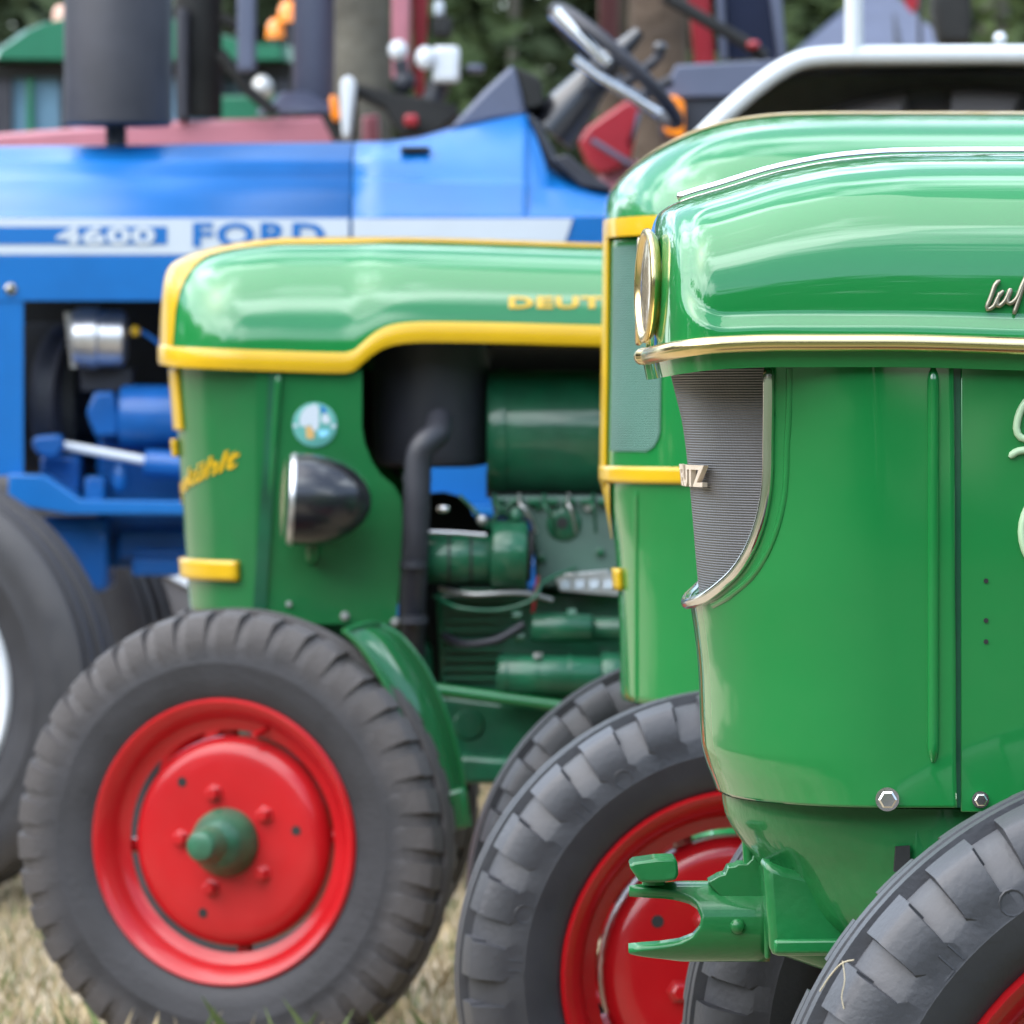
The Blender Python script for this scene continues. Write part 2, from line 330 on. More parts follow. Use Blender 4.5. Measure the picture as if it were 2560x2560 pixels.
# -------- hoods: nose at x0, superelliptic plan and section
class Hood:
    def __init__(s, Yc, W, top, bot, rx, m=2.0, n=2.6, xend=1.6, flare=0, crown=.0, w0=0.):
        s.Yc, s.W, s.rx, s.m, s.n, s.fl, s.w0 = Yc, W, rx, m, n, flare, w0
        s.top = [((px-1280)/F*Yc, HC+(HY-py)/F*Yc) for px, py in top]
        Yn = Yc-W; s.bot = [((px-1280)/F*Yn, HC+(HY-py)/F*Yn) for px, py in bot]
        s.x0 = s.top[0][0]; s.x1 = xend
    def w(s, x):
        u = max(0, min(1, (x-s.x0)/s.rx)); return s.W*(s.w0+(1-s.w0)*(1-(1-u)**s.m)**(1/s.m))
    def p(s, x, t, off=0):      # t: 0 = near bottom edge, 1 = crown, 2 = far bottom edge
        zb = sinterp(s.bot, x); zt = sinterp(s.top, x); w = s.w(x); side = -1 if t <= 1 else 1; tt = t if t <= 1 else 2-t
        a = tt*PI/2; c, q = max(0, math.cos(a)), max(0, math.sin(a))
        y = w*c**(2/s.n); z = zb+(zt-zb)*q**(2/s.n)
        if s.fl:
            d1 = x-s.x0-.018; d2 = z-zb-.012; rr = .05
            d = rr-math.hypot(rr-d1, rr-d2) if (d1 < rr and d2 < rr) else min(d1, d2)
            y += s.fl*(1-smooth01(d/.016))*min(1, c*1.5)
        return Vector((x, s.Yc+side*y, z))
    def nrm(s, x, t):
        e = 1e-3; a = s.p(x+e, t)-s.p(max(x-e, s.x0+1e-5), t); b = s.p(x, min(2, t+e))-s.p(x, max(0, t-e))
        n = a.cross(b); n = n.normalized() if n.length > 1e-12 else Vector((-1, 0, 0))
        c = Vector((x, s.Yc, sinterp(s.bot, x)-.1))
        return n if n.dot(s.p(x, t)-c) > 0 else -n
    def po(s, x, t, off): return s.p(x, t)+s.nrm(x, t)*off
    def xs(s, n, x1=None):
        L_ = (x1 or s.x1)-s.x0; return [s.x0+1e-4+L_*(i/n)**2.6 for i in range(n+1)]
    def tof(s, z, x):           # t on near side for height z
        zb = sinterp(s.bot, x); zt = sinterp(s.top, x); q = max(0, min(1, (z-zb)/(zt-zb)))**(s.n/2); return math.asin(q)/(PI/2)
    def shell(s, name, m, parent, nx=70, ns=72, thick=.003):
        # even spacing round the section: concentrate samples where the shoulder turns
        ts = []
        for j in range(ns+1):
            u = j/ns*2; v = (u if u <= 1 else 2-u)**1.35; ts.append(v if u <= 1 else 2-v)
        rows = [[s.p(x, t) for t in ts] for x in s.xs(nx)]
        o = MB().grid(rows).build(name, m, parent, 40)
        md = o.modifiers.new('thickness', 'SOLIDIFY'); md.thickness = thick; md.offset = -1
        return o
    def find(s, px, py, off=0):  # near-side surface point under a picture point
        x = (px-1280)/F*(s.Yc-s.W)
        for _ in range(12):
            z = HC+(HY-py)/F*(s.Yc-.9*s.W); 
            t = s.tof(z, x); q = s.p(x, t); z = HC+(HY-py)/F*q.y; t = s.tof(z, x); q = s.p(x, t); x = (px-1280)/F*q.y
        return x, t

# -------- nose shrouds: plan curve swept down
class Shroud:
    def __init__(s, Yc, W, front, rx, n=2.2, L=1.5, Wtab=None):
        s.Yc, s.W, s.rx, s.n, s.L = Yc, W, rx, n, L
        s.front = sorted([(HC+(HY-py)/F*Yc, (px-1280)/F*Yc) for px, py in front]); s.Wt = Wtab; s.xr = sum(x for z, x in s.front)/len(s.front)
        c = []; k = 200
        for i in range(k+1):
            t = i/k*PI/2; c.append((rx*(1-math.cos(t)**(2/n)), W*math.sin(t)**(2/n)))
        c.append((L, W)); s.c = c; s.a = [0]
        for a, b in zip(c, c[1:]): s.a.append(s.a[-1]+math.hypot(b[0]-a[0], b[1]-a[1]))
        s.Lc = s.a[-2]
    def plan(s, a):
        import bisect
        i = min(max(bisect.bisect(s.a, a)-1, 0), len(s.a)-2); f = (a-s.a[i])/(s.a[i+1]-s.a[i])
        p, q = s.c[i], s.c[i+1]; return p[0]+(q[0]-p[0])*f, p[1]+(q[1]-p[1])*f
    def p(s, a, z, off=0):      # a > 0: near side
        x, y = s.plan(abs(a)); x2, y2 = s.plan(abs(a)+.002)
        tx, ty = x2-x, y2-y; l = math.hypot(tx, ty); nx, ny = -ty/l, tx/l
        k = 1 if not s.Wt else interp(s.Wt, z)
        x, y = x+nx*off, y*k+ny*off
        fx = sinterp(s.front, z); b = max(0, 1-max(x, 0)/(s.rx*1.6)); b = b*b*(3-2*b)
        return Vector((s.xr+(fx-s.xr)*b+x, s.Yc-math.copysign(y, a), z))
    def find(s, px, py):
        a = .2; z = HC+(HY-py)/F*s.Yc; lo, hi = 0, s.a[-1]
        for _ in range(40):
            a = (lo+hi)/2; q = s.p(a, z); z = HC+(HY-py)/F*q.y; q = s.p(a, z)
            if 1280+q.x/q.y*F < px: lo = a
            else: hi = a
        return a, z
    def patch(s, a0, a1, z0, z1, na, nz, off=0, keep=None):
        rows = [[s.p(a0+(a1-a0)*i/na, z0+(z1-z0)*j/nz, off) for i in range(na+1)] for j in range(nz+1)]
        m = MB().grid(rows)
        if keep:
            k = []; w_ = na+1
            for f in m.f:
                j, i = divmod(min(f), w_); a = a0+(a1-a0)*(i+.5)/na; z = z0+(z1-z0)*(j+.5)/nz
                if keep(a, z): k.append(f)
            m.f = k
            used = sorted({i for f in k for i in f}); mp_ = {v: n for n, v in enumerate(used)}
            m.v = [m.v[i] for i in used]; m.f = [tuple(mp_[i] for i in f) for f in m.f]
        return m
def solid(o, t, off=-1):
    md = o.modifiers.new('thickness', 'SOLIDIFY'); md.thickness = t; md.offset = off; return o
def hexbolt(parent, px, py, Y, rpx, m, axis=(0,-1,0), name='bolt', h=.009, washer=True):
    r = m2(rpx, Y); c = P(px, py, Y); prof = [(0, r*1.25), (.0015, r*1.25), (.0016, r*.98), (h*.85, r*.98), (h, r*.78)] if washer else [(0, r), (h*.85, r), (h, r*.8)]
    b = MB(); 
    if washer: b.lathe(prof[:2], c, axis, 20)
    b.lathe(prof[2:] if washer else prof, c+Vector(axis)*.0005, axis, 6)
    return b.build(name, m, parent, 25)
#@@SCENE
# ================================================================== setting
def ground():
    n = 90; rows = []
    for j in range(n+1):
        y = -60+ (j/n)**1.0*0
    ys = [-80, -30, -8, 0, 3, 5]+[6+i*.25 for i in range(64)]+[23, 26, 30, 36, 45, 60, 90, 150, 400]
    xs = [-300, -80, -30, -12, -6]+[-4+i*.2 for i in range(41)]+[6, 12, 30, 80, 300]
    r = random.Random(3)
    rows = [[Vector((x, y, (r.uniform(-.012, .012) if 6 < y < 22 and -4 < x < 4 else 0)-.004)) for x in xs] for y in ys]
    m = mat('dry_meadow_soil', (.29, .23, .15), .95, var=.18, vscale=7, bump=.01, bscale=30, dust=.5, dustcol=(.37, .31, .22))
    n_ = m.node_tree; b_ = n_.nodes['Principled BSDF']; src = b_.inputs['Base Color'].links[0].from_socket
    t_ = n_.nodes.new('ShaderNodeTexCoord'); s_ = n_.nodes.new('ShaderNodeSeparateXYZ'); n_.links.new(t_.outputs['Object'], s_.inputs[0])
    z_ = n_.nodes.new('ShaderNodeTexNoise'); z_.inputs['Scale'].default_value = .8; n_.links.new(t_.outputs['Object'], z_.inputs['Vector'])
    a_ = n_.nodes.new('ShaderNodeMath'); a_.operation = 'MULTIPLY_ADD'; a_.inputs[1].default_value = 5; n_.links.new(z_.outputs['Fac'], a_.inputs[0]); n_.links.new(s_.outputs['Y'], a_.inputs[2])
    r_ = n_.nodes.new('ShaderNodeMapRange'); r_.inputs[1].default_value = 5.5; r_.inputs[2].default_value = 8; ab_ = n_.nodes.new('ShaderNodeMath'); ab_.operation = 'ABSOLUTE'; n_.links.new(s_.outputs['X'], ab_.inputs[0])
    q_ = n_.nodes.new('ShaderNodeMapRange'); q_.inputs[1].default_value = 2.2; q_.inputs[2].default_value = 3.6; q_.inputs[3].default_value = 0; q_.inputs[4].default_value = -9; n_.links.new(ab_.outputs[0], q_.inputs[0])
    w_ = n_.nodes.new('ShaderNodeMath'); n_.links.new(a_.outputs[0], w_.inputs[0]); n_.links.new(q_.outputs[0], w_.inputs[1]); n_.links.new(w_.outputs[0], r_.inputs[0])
    x_ = n_.nodes.new('ShaderNodeMix'); x_.data_type = 'RGBA'; x_.inputs[6].default_value = (.045, .062, .018, 1); n_.links.new(r_.outputs[0], x_.inputs[0]); n_.links.new(src, x_.inputs[7]); n_.links.new(x_.outputs[2], b_.inputs['Base Color'])  # ground out of view turned dark green to deepen reflections in the paint
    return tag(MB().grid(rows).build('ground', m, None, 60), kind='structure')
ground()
def grass():
    r = random.Random(11); A = MB(); B = MB()
    def blades(mb, n, x0, x1, y0, y1, h0, h1):
        for _ in range(n):
            x, y = r.uniform(x0, x1), r.uniform(y0, y1); h = r.uniform(h0, h1); a = r.uniform(0, 6.3); w_ = r.uniform(.0012, .003)
            dx, dy = math.cos(a)*w_, math.sin(a)*w_; lx, ly = r.uniform(-.6, .6)*h, r.uniform(-.6, .6)*h
            mb.add([(x-dx, y-dy, -.006), (x+dx, y+dy, -.006), (x+lx*.4+dx*.7, y+ly*.4, h*.6), (x+lx, y+ly, h)], [(0, 1, 2), (0, 2, 3)])
    blades(A, 26000, -1.5, 1.2, 8.7, 18, .01, .05); blades(A, 34000, -3.6, 3, 3.5, 17, .008, .04); blades(B, 9000, -3.6, 3, 3, 12, .01, .045); blades(B, 7000, -1.5, 1.2, 8.7, 18, .01, .045)
    blades(A, 160, -.62, -.05, 8.5, 9.0, .05, .15); blades(B, 60, -.62, -.05, 8.5, 9.0, .05, .17)
    ga = mat('dry_grass_blade', (.36, .29, .17), .8, var=.3, vscale=3); gb = mat('green_grass_blade', (.09, .13, .035), .7, var=.3, vscale=3)
    tag(A.build('dry_grass', ga, None, 0), 'short dry straw coloured grass under the tractors', 'grass', kind='stuff')
    tag(B.build('green_grass', gb, None, 0), 'sparse green grass blades among the dry stubble', 'grass', kind='stuff')
grass()
BARK = mat('bark', (.085, .08, .065), .9, var=.35, vscale=6, bump=.02, bscale=18)
BARKR = mat('reddish_pine_bark', (.075, .052, .036), .9, var=.35, vscale=5, bump=.02, bscale=18)
LEAF = mat('leaf_green', (.045, .07, .026), .8, spec=.15, var=.45, vscale=1.2)
LEAFD = mat('leaf_dark_green', (.040, .058, .028), .8, spec=.15, var=.45, vscale=1.0)
LEAFY = mat('leaf_light_green', (.08, .11, .04), .8, spec=.15, var=.45, vscale=1.5)
def leaves(mb, c, rx, ry, rz, n, size, r):
    for _ in range(n):
        u = Vector((r.gauss(0, 1), r.gauss(0, 1), r.gauss(0, 1))).normalized()*(r.random()**.4)
        p = Vector(c)+Vector((u.x*rx, u.y*ry, u.z*rz)); a = Vector((r.uniform(-1, 1), r.uniform(-1, 1), r.uniform(-.6, .6))).normalized()*size*r.uniform(.6, 1.4)
        b = a.cross(Vector((r.uniform(-1, 1), r.uniform(-1, 1), r.uniform(-1, 1)))).normalized()*a.length*.5
        mb.add([p-a, p+b, p+a, p-b], [(0, 1, 2, 3)])
def tree(px, py_, Y, rad, label, bark, leaf, seed, hh=11, lean=0):
    r = random.Random(seed); x = (px-1280)/F*Y
    t = thing('forest_tree', (x, Y, 0), label, 'tree', 'trees of the wood behind the tractors')
    m = MB(); pts = [Vector((x+lean*k/8*2+r.uniform(-.04, .04), Y+r.uniform(-.05, .05), k/8*hh-.05)) for k in range(9)]
    m.tube(pts, [rad*(1.25 if k == 0 else 1-.07*k) for k in range(9)], 14); m.build('trunk', bark, t, 60)
    c = MB()
    for k in range(7):
        a = r.uniform(0, 6.3); h = hh*r.uniform(.45, .95); q = Vector((x+lean*h/hh*2, Y, h)); d = Vector((math.cos(a)*1.6, math.sin(a)*1.6, .9))
        m2_ = MB().tube([q, q+d*.5, q+d], [rad*.3, rad*.2, rad*.08], 7); m2_.build('limb', bark, t, 60)
        leaves(c, q+d, 1.3, 1.3, .9, 300, .12, r)
    leaves(c, (x+lean*2, Y, hh), 1.5, 1.5, 1.4, 500, .12, r)
    c.build('crown', leaf, t, 0)
    return t
TR = [(900, 27, .16, 'broad grey trunk behind the black exhaust stack', BARK, LEAF, .0), (1282, 38, .035, 'thin pale sapling trunk between the red cab posts', BARK, LEAF, 0), (1625, 26, .15, 'brown trunk beside the steering wheel', BARKR, LEAFD, 0),
      (1515, 30, .08, 'dark reddish trunk left of the broad brown trunk', BARKR, LEAFD, 0), (2480, 40, .12, 'shaded trunk at the right edge behind the white rail', BARK, LEAF, 0), (1130, 44, .1, 'dim trunk deep in the wood behind the work lamp', BARK, LEAFD, 0), (330, 36, .15, 'trunk hidden behind the black muffler at upper left', BARK, LEAFD, 0)]
for i, (px, Y, rad, lb, bk, lf, ln) in enumerate(TR): tree(px, 0, Y, rad, lb, bk, lf, 50+i, lean=ln)
def shrub(px, Y, zc, rx, rz, label, leaf, seed, n=1500, size=.09):
    r = random.Random(seed); x = (px-1280)/F*Y
    t = thing('understorey_bush', (x, Y, 0), label, 'bush', 'bushes at the edge of the wood'); m = MB()
    for k in range(5): m.tube([Vector((x+r.uniform(-.2, .2), Y, -.02)), Vector((x+r.uniform(-.6, .6)*rx, Y+r.uniform(-.3, .3), zc+rz*.5))], [.03, .01], 6)
    m.build('stem', BARK, t, 60); c = MB()
    for k in range(9): leaves(c, (x+r.uniform(-.6, .6)*rx, Y+r.uniform(-.4, .4), zc+r.uniform(-.6, .6)*rz), rx*.5, .6, rz*.45, n//9, size, r)
    c.build('foliage', leaf, t, 0)
shrub(100, 33, 2.0, 1.0, 1.6, 'dark green bush above the green cab roof at upper left', LEAFD, 71)
shrub(680, 34, 2.1, .9, 1.7, 'light green bush between the muffler and the exhaust stack', LEAFY, 72)
shrub(1150, 36, 2.0, 1.2, 1.7, 'mid green bush behind the white work lamp', LEAF, 73)
shrub(1400, 34, 1.8, .8, 1.5, 'dim green bush behind the steering wheel', LEAFD, 74)
shrub(2050, 33, 2.1, 1.1, 1.7, 'green bush behind the grey peaked tent', LEAF, 75)
shrub(2500, 32, 2.1, 1.0, 1.6, 'light green bush above the white fender rail', LEAFY, 76, size=.07)
def wood():
    r = random.Random(5); m = MB()
    for k in range(110):
        leaves(m, (r.uniform(-16, 16), r.uniform(44, 56), r.uniform(.2, 9)), 2.2, 2, 1.5, 240, .22, r)
    for k in range(60):
        leaves(m, (r.uniform(-5, 5), r.uniform(42, 44), r.uniform(.2, 5)), 1.5, 1, 1.2, 200, .14, r)
    tag(m.build('far_wood', LEAFD, None, 0), 'dark dense wood closing the view behind everything', 'wood', kind='stuff')
    m = MB()       # the wood on the near side of the meadow, seen only as reflections in the paint
    for k in range(760):
        a = r.uniform(math.radians(118), math.radians(422)); d = r.uniform(38, 47)
        leaves(m, (d*math.cos(a), d*math.sin(a)+2, r.uniform(0, 12)), 4, 4, 2.6, 90, .6, r)
    tag(m.build('opposite_wood', LEAFD, None, 0), 'tree line round the other sides of the meadow', 'wood', kind='stuff')
wood()

# ================================================================== front green tractor (right)
C = thing('vintage_tractor', (.57, 5.7, 0), 'glossy green vintage tractor in the right foreground with gold hood trim and fine grey grille', 'tractor')
CY, CW = 5.7, .268
hc = Hood(CY, CW, [(1618, 893), (1619, 780), (1622, 640), (1629, 578), (1645, 536), (1692, 508), (1800, 474), (1950, 430), (2100, 403), (2250, 392), (2450, 390), (4200, 400)],
          [(1590, 895), (1700, 873), (1800, 862), (1950, 857), (2200, 857), (2560, 866), (4200, 920)], .055, 2.6, 3.3, xend=1.75, flare=.010)
hc.shell('hood', GREEN, C, 150, 150)
def edge_tube(h, off, r, x1, dz=0, n=60, flat=1.):
    xs = h.xs(n, x1); near = [h.p(x, 0)+Vector((0, -off, dz)) for x in xs[::-1]]; far = [h.p(x, 2)+Vector((0, off, dz)) for x in xs]
    near[-1].x -= off; far[0].x -= off
    return near+far
q = edge_tube(hc, .004, .008, 1.75)
MB().tube(q, .0082, 14).build('hood_trim', GOLD, C, 60)
MB().grid([[p+Vector((0, (.008 if p.y < CY else -.008), -.002)) for p in q], [p+Vector((.004, (.012 if p.y < CY else -.012), -.022)) for p in q]]).build('hood_lip', GREEN, C, 50)
# chrome strip on the crown
MB().tube([hc.po(x, 1, .004) for x in [hc.x0+.03+(1.7-hc.x0-.03)*(i/50)**1.7 for i in range(51)]], [.002]+[.005]*50, 12).build('crown_strip', CHROME, C, 60)
# headlamp let into the nose
ln = Vector((-math.cos(.13), -math.sin(.13), .02)); lc = P(1613, 714, 5.56)
MB().lathe([(-.008, .047), (-.003, .0525), (-.001, .0535), (.002, .0525), (.003, .0495), (.002, .0465), (.0, .0455), (-.001, .045)], lc, ln, 48, cap=False).build('headlamp', GOLD, C, 50)
hl = C.children[-1]
MB().lathe([(-.001, .046), (.0, .04), (.001, .02), (.0015, .001)], lc, ln, 40).build('lamp_lens', GLASSL, hl, 50)
lc2 = Vector((lc.x, 2*CY-lc.y, lc.z)); ln2 = Vector((-1, .02, ln.z))
MB().lathe([(-.008, .047), (-.003, .0525), (-.001, .0535), (.002, .0525), (.003, .0495), (.002, .0465), (.0, .0455), (-.001, .045)], lc2, ln2, 48, cap=False).build('headlamp', GOLD, C, 50)
MB().lathe([(-.001, .046), (.0, .04), (.001, .02), (.0015, .001)], lc2, ln2, 40).build('lamp_lens', GLASSL, C.children[-1], 50)
# nose shroud with the U-shaped grille opening
sc = Shroud(CY, .258, [(1655, 880), (1672, 980), (1690, 1069), (1706, 1228), (1716, 1440), (1724, 1500), (1736, 1580), (1746, 1680), (1753, 1850), (1764, 1900), (1782, 1950), (1800, 2000), (1812, 2040)], .17, 2.15, 1.7)
U = [(1926, 905), (1927, 1000), (1926, 1100), (1925, 1180), (1920, 1240), (1905, 1310), (1880, 1375), (1845, 1430), (1800, 1472), (1765, 1495)]
US = [sc.find(*u) for u in U]; zbot = HC+(HY-1508)/F*CY
US.append((US[-1][0]*.5, (US[-1][1]*.35+zbot*.65))); US.append((0, zbot))
UT = sorted([(z, a) for a, z in US])
cut = lambda a, z: abs(a) > (interp(UT, z) if z > zbot else -1)
ztop = HC+(HY-888)/F*5.44; zb2 = HC+(HY-2020)/F*5.44
a_seam = sc.find(2388, 1500)[0]; x0p_ = P(2402, 1500, 5.446).x
def panel_keep(a, z): return cut(a, z)
solid(sc.patch(-1.0, a_seam, zb2, ztop, 330, 150, 0, panel_keep).build('nose_shroud', GREEN, C, 40, weld=True), .003)
# lower edge lip
MB().box((x0p_-.03, CY-.2525, zb2), (x0p_+.01, CY-.2475, ztop)).build('seam_flange', GREEND, C, 30)
path = [sc.p(a, z, .003) for a, z in US]
def resample(pts, n):
    d = [0]
    for a, b in zip(pts, pts[1:]): d.append(d[-1]+(b-a).length)
    out = []
    for i in range(n+1):
        s_ = d[-1]*i/n; j = max(k for k in range(len(d)) if d[k] <= s_+1e-9); j = min(j, len(pts)-2)
        # Catmull-Rom
        p0, p1, p2, p3 = pts[max(j-1, 0)], pts[j], pts[j+1], pts[min(j+2, len(pts)-1)]; t = (s_-d[j])/(d[j+1]-d[j])
        out.append(.5*((2*p1)+(p2-p0)*t+(2*p0-5*p1+4*p2-p3)*t*t+(3*p1-p0-3*p2+p3)*t**3))
    return out
mir = [Vector((p.x, 2*CY-p.y, p.z)) for p in path[::-1]][1:]
mp_ = resample(path+mir, 110)
MB().tube(mp_, [.001, .004]+[.0055]*107+[.004, .001], 12).build('grille_moulding', CHROME, C, 60)
# raised bead pressed round the moulding and the inner flange
bead = resample([sc.p(a+.017, z-.006, -.001) for a, z in US[:-2]], 60)
MB().tube(bead, .0035, 8).build('pressed_bead', GREEN, C, 60)
inner = [sc.p(a, z, -.004) for a, z in US]; inn2 = [sc.p(max(a-.012, 0), z+(.012 if i > 5 else 0), -.016) for i, (a, z) in enumerate(US)]
inner += [Vector((p.x, 2*CY-p.y, p.z)) for p in inner[::-1]][1:]; inn2 += [Vector((p.x, 2*CY-p.y, p.z)) for p in inn2[::-1]][1:]
MB().grid([resample(inner, 110), resample(inn2, 110)]).build('grille_flange', GREEN, C, 50)
gc = Shroud(CY, .25, [(1660, 890), (1672, 921), (1690, 990), (1708, 1069), (1726, 1228), (1744, 1440), (1752, 1520)], .165, 2.15, .5)
gUT = [(z, a) for z, a in UT]
gc.patch(-.30, .30, zbot-.004, ztop+.01, 90, 60, 0, lambda a, z: abs(a) < interp(gUT, z)+.03).build('grille', MESHC, C, 60)
gr = C.children[-1]
vs_, fs_ = text_mesh('DEUTZ', .035, .02, .25); aZ = gc.find(1783, 1200)[0]
zc1, zc0 = HC+(HY-1163)/F*5.6, HC+(HY-1218)/F*5.6
MB().add([gc.p(aZ-.150+u*.150, zc0+(zc1-zc0)*v, .003+w_*.005) for u, v, w_ in vs_], fs_).build('grille_lettering', BADGEL, gr, 0)
# ribs, seam, side panel, bolts
def rib(sh, px, p0, p1, r, m, parent, off=.0, px2=None):
    pts = []
    for i in range(61):
        f = i/60; a, z = sh.find(px+(0 if px2 is None else (px2-px)*f), p0+(p1-p0)*f); pts.append(sh.p(a, z, off))
    MB().tube(pts, [r*.35, r*.8]+[r]*57+[r*.8, r*.35], 12).build('pressed_rib', m, parent, 60)
rib(sc, 2333, 918, 1905, .0055, GREEN, C, .0)
x0p = P(2402, 1500, 5.446).x
MB().box((x0p, CY-.2545, zb2-.004), (1.75, CY-.2515, ztop)).build('side_panel', GREEN, C, 30, bevel=.001)
sp = C.children[-1]
MB().box((x0p-.004, CY-.249, zb2+.01), (1.7, CY+.249, zb2+.03)).build('floor_plate', DARK, C)
for (bx_, by_, br_) in ((2218, 1998, 24), (2451, 1999, 17)):
    hexbolt(C if bx_ < 2300 else sp, bx_, by_, 5.44 if bx_ < 2300 else 5.4445, br_, CHROME)
for hy in (1452, 1551, 1604):
    MB().lathe([(0, .0022), (.0006, .0022)], P(2465, hy, 5.445), (0, -1, 0), 12).build('screw_hole', DARK, sp, 30)
# script lettering on the hood: l u f t
def script(strokes, r, m, parent, name, surf):
    b = MB()
    for st in strokes:
        pts = resample([surf(*s) for s in st], 16); b.tube(pts, [r*.5]+[r]*15+[r*.6], 8)
    return b.build(name, m, parent, 60)
def hs(px, py, off=.003):
    x, t = hc.find(px, py); return hc.po(x, t, off)
script([[(2500, 702), (2488, 712), (2476, 745), (2466, 770), (2470, 774), (2484, 766), (2494, 745), (2508, 727)],
        [(2500, 730), (2492, 755), (2496, 766), (2512, 752), (2526, 722)], [(2528, 722), (2518, 750), (2522, 760), (2540, 748), (2556, 712), (2572, 680)],
        [(2572, 680), (2562, 700), (2548, 745), (2534, 786)], [(2590, 700), (2576, 750), (2584, 760), (2600, 740)], [(2570, 716), (2606, 712)]], .0022, LETTER, C, 'script_lettering', hs)
def ss(px, py): 
    p = P(px, py, 5.444); return p
script([[(2600, 990), (2570, 1000), (2550, 1030), (2541, 1070), (2548, 1090), (2565, 1098), (2590, 1085), (2610, 1050)], [(2524, 1144), (2540, 1130), (2570, 1125), (2620, 1128), (2680, 1120)]], .0035, CREAM, sp, 'raised_lettering', ss)
MB().tube([P(2650+95*math.cos(t*PI/16), 1330+110*math.sin(t*PI/16), 5.444) for t in range(33)], .004, 8).build('raised_ring', CREAM, sp, 60)
# nose pan and axle casting below the shroud
pan = Shroud(CY, .235, [(1805, 1990), (1812, 2030), (1845, 2090), (1875, 2130), (1905, 2180), (1925, 2230), (1960, 2290), (2060, 2350), (2150, 2368)], .19, 2.1, .30, Wtab=[(.53, .70), (.545, .86), (.57, .94), (.60, .98), (.64, 1)])
pz0 = HC+(HY-2362)/F*CY
rows = [[pan.p(-.42+.84*i/60, pz0+(zb2-.003-pz0)*j/24) for i in range(61)] for j in range(25)]
MB().grid(rows).build('nose_pan', GREENC, C, 60)
m = MB(); c_ = P(2290, 2150, 5.47); m.prism([(2285, 2030), (2330, 2030), (2345, 2130), (2420, 2180), (2430, 2200), (2275, 2200)], 5.47, 5.62); m.build('pan_bracket', GREENC, C, 40, bevel=.004)
MB().prism([(2240, 2118), (2275, 2115), (2275, 2180), (2235, 2180)], 5.463, 5.475).build('pan_slot', DARK, C, 40)
m = MB().prism([(1908, 2150), (1960, 2170), (2300, 2250), (2600, 2300), (2600, 2388), (1926, 2392)], 5.56, 5.84); m.build('axle_casting', GREENC, C, 40, bevel=.008)
MB().prism([(1935, 2350), (2400, 2345), (2400, 2384), (1935, 2386)], 5.553, 5.60).build('casting_ledge', GREENC, C, 40, bevel=.003)
MB().tube([P(1980, 2300, 5.7), P(2900, 2620, 5.7)], .035, 14).build('axle_beam', GREENC, C, 40)
ax = MB().tube([Vector((.575, 5.18, .40)), Vector((.575, 5.45, .47)), Vector((.575, 5.95, .47)), Vector((.565, 6.25, .40))], [.03, .045, .045, .03], 14); ax.build('front_axle', GREENC, C, 40)
jaw = [(1571, 2220), (1578, 2213), (1640, 2209), (1770, 2203), (1776, 2210), (1790, 2208), (1797, 2190), (1812, 2186), (1820, 2168), (1838, 2166), (1846, 2160), (1868, 2160), (1880, 2148), (1884, 2130), (1896, 2132), (1918, 2170), (1924, 2200), (1924, 2398), (1850, 2405), (1780, 2403), (1720, 2403), (1640, 2398), (1590, 2390), (1570, 2378), (1574, 2371), (1640, 2370), (1690, 2361), (1728, 2340), (1750, 2312), (1752, 2290), (1738, 2262), (1705, 2240), (1660, 2229), (1610, 2226), (1580, 2226)]
jl = [(2196, 1760), (2203, 1690), (2208, 1620), (2212, 1582), (2214, 1571), (2217, 1576), (2219, 1600), (2222, 1650), (2229, 1690), (2241, 1722), (2258, 1742), (2290, 1753), (2315, 1750), (2344, 1732), (2362, 1698), (2372, 1650), (2377, 1600), (2381, 1571), (2387, 1578), (2394, 1620), (2399, 1670), (2410, 1740)]
JY = 5.70; jr = m2(101, JY); jz = P(0, 2303, JY).z; rows = []
for i in range(97):
    th = 2*PI*i/96; z = jz+jr*math.sin(th); y = JY-jr*math.cos(th); pyv = HY-(z-HC)*F/y
    xl = P(interp(jl, pyv), 0, y).x; xr = P(1924, 0, y).x; rows.append([Vector((xl+(xr-xl)*(k/10)**1.3, y, z)) for k in range(11)])
solid(MB().grid(rows).build('tow_jaw', GREENC, C, 40, weld=True), .011)
tj = C.children[-1]
MB().prism([(1770, 2206), (1797, 2190), (1812, 2186), (1820, 2168), (1838, 2166), (1846, 2160), (1868, 2160), (1880, 2148), (1884, 2130), (1896, 2132), (1918, 2170), (1924, 2200), (1924, 2280), (1800, 2240)], 5.672, 5.72).build('jaw_strap', GREENC, tj, 40, bevel=.0012)
MB().prism([(1906, 2180), (1928, 2200), (1928, 2398), (1912, 2400)], 5.655, 5.74).build('jaw_flange', GREENC, tj, 40, bevel=.003)
MB().prism([(1572, 2166), (1585, 2156), (1640, 2148), (1684, 2147), (1694, 2154), (1696, 2185), (1690, 2200), (1655, 2206), (1606, 2206), (1598, 2203)], 5.64, 5.71).build('pin_head', GREENC, tj, 40, bevel=.0025)
MB().tube([P(1634, 2190, 5.68), P(1634, 2212, 5.68)], .011, 12).build('pin_neck', GREENC, tj, 40)
MB().ball(P(1844, 2316, 5.662), .0075, .006, .0075).build('rivet', GREENC, tj, 60)
MB().tube([P(1870, 2090, 5.68), P(1874, 2160, 5.68)], .006, 10).build('stub', GREENC, C, 40)
wn = P(3003, 3003, 5.06); wf = P(2575, 2600, 6.33)
wheel(C, 'wheel', (wn.x-.002, wn.y+.06, .374), math.radians(9), .371, .247, .085, 'C', TYREC, REDC, REDC, GREENC, -1, 32)
wheel(C, 'wheel', (wf.x, wf.y-.02, .374), math.radians(9), .371, .247, .085, 'C', TYREC, REDC, REDC, GREENC, 1, 32, spin=.07)
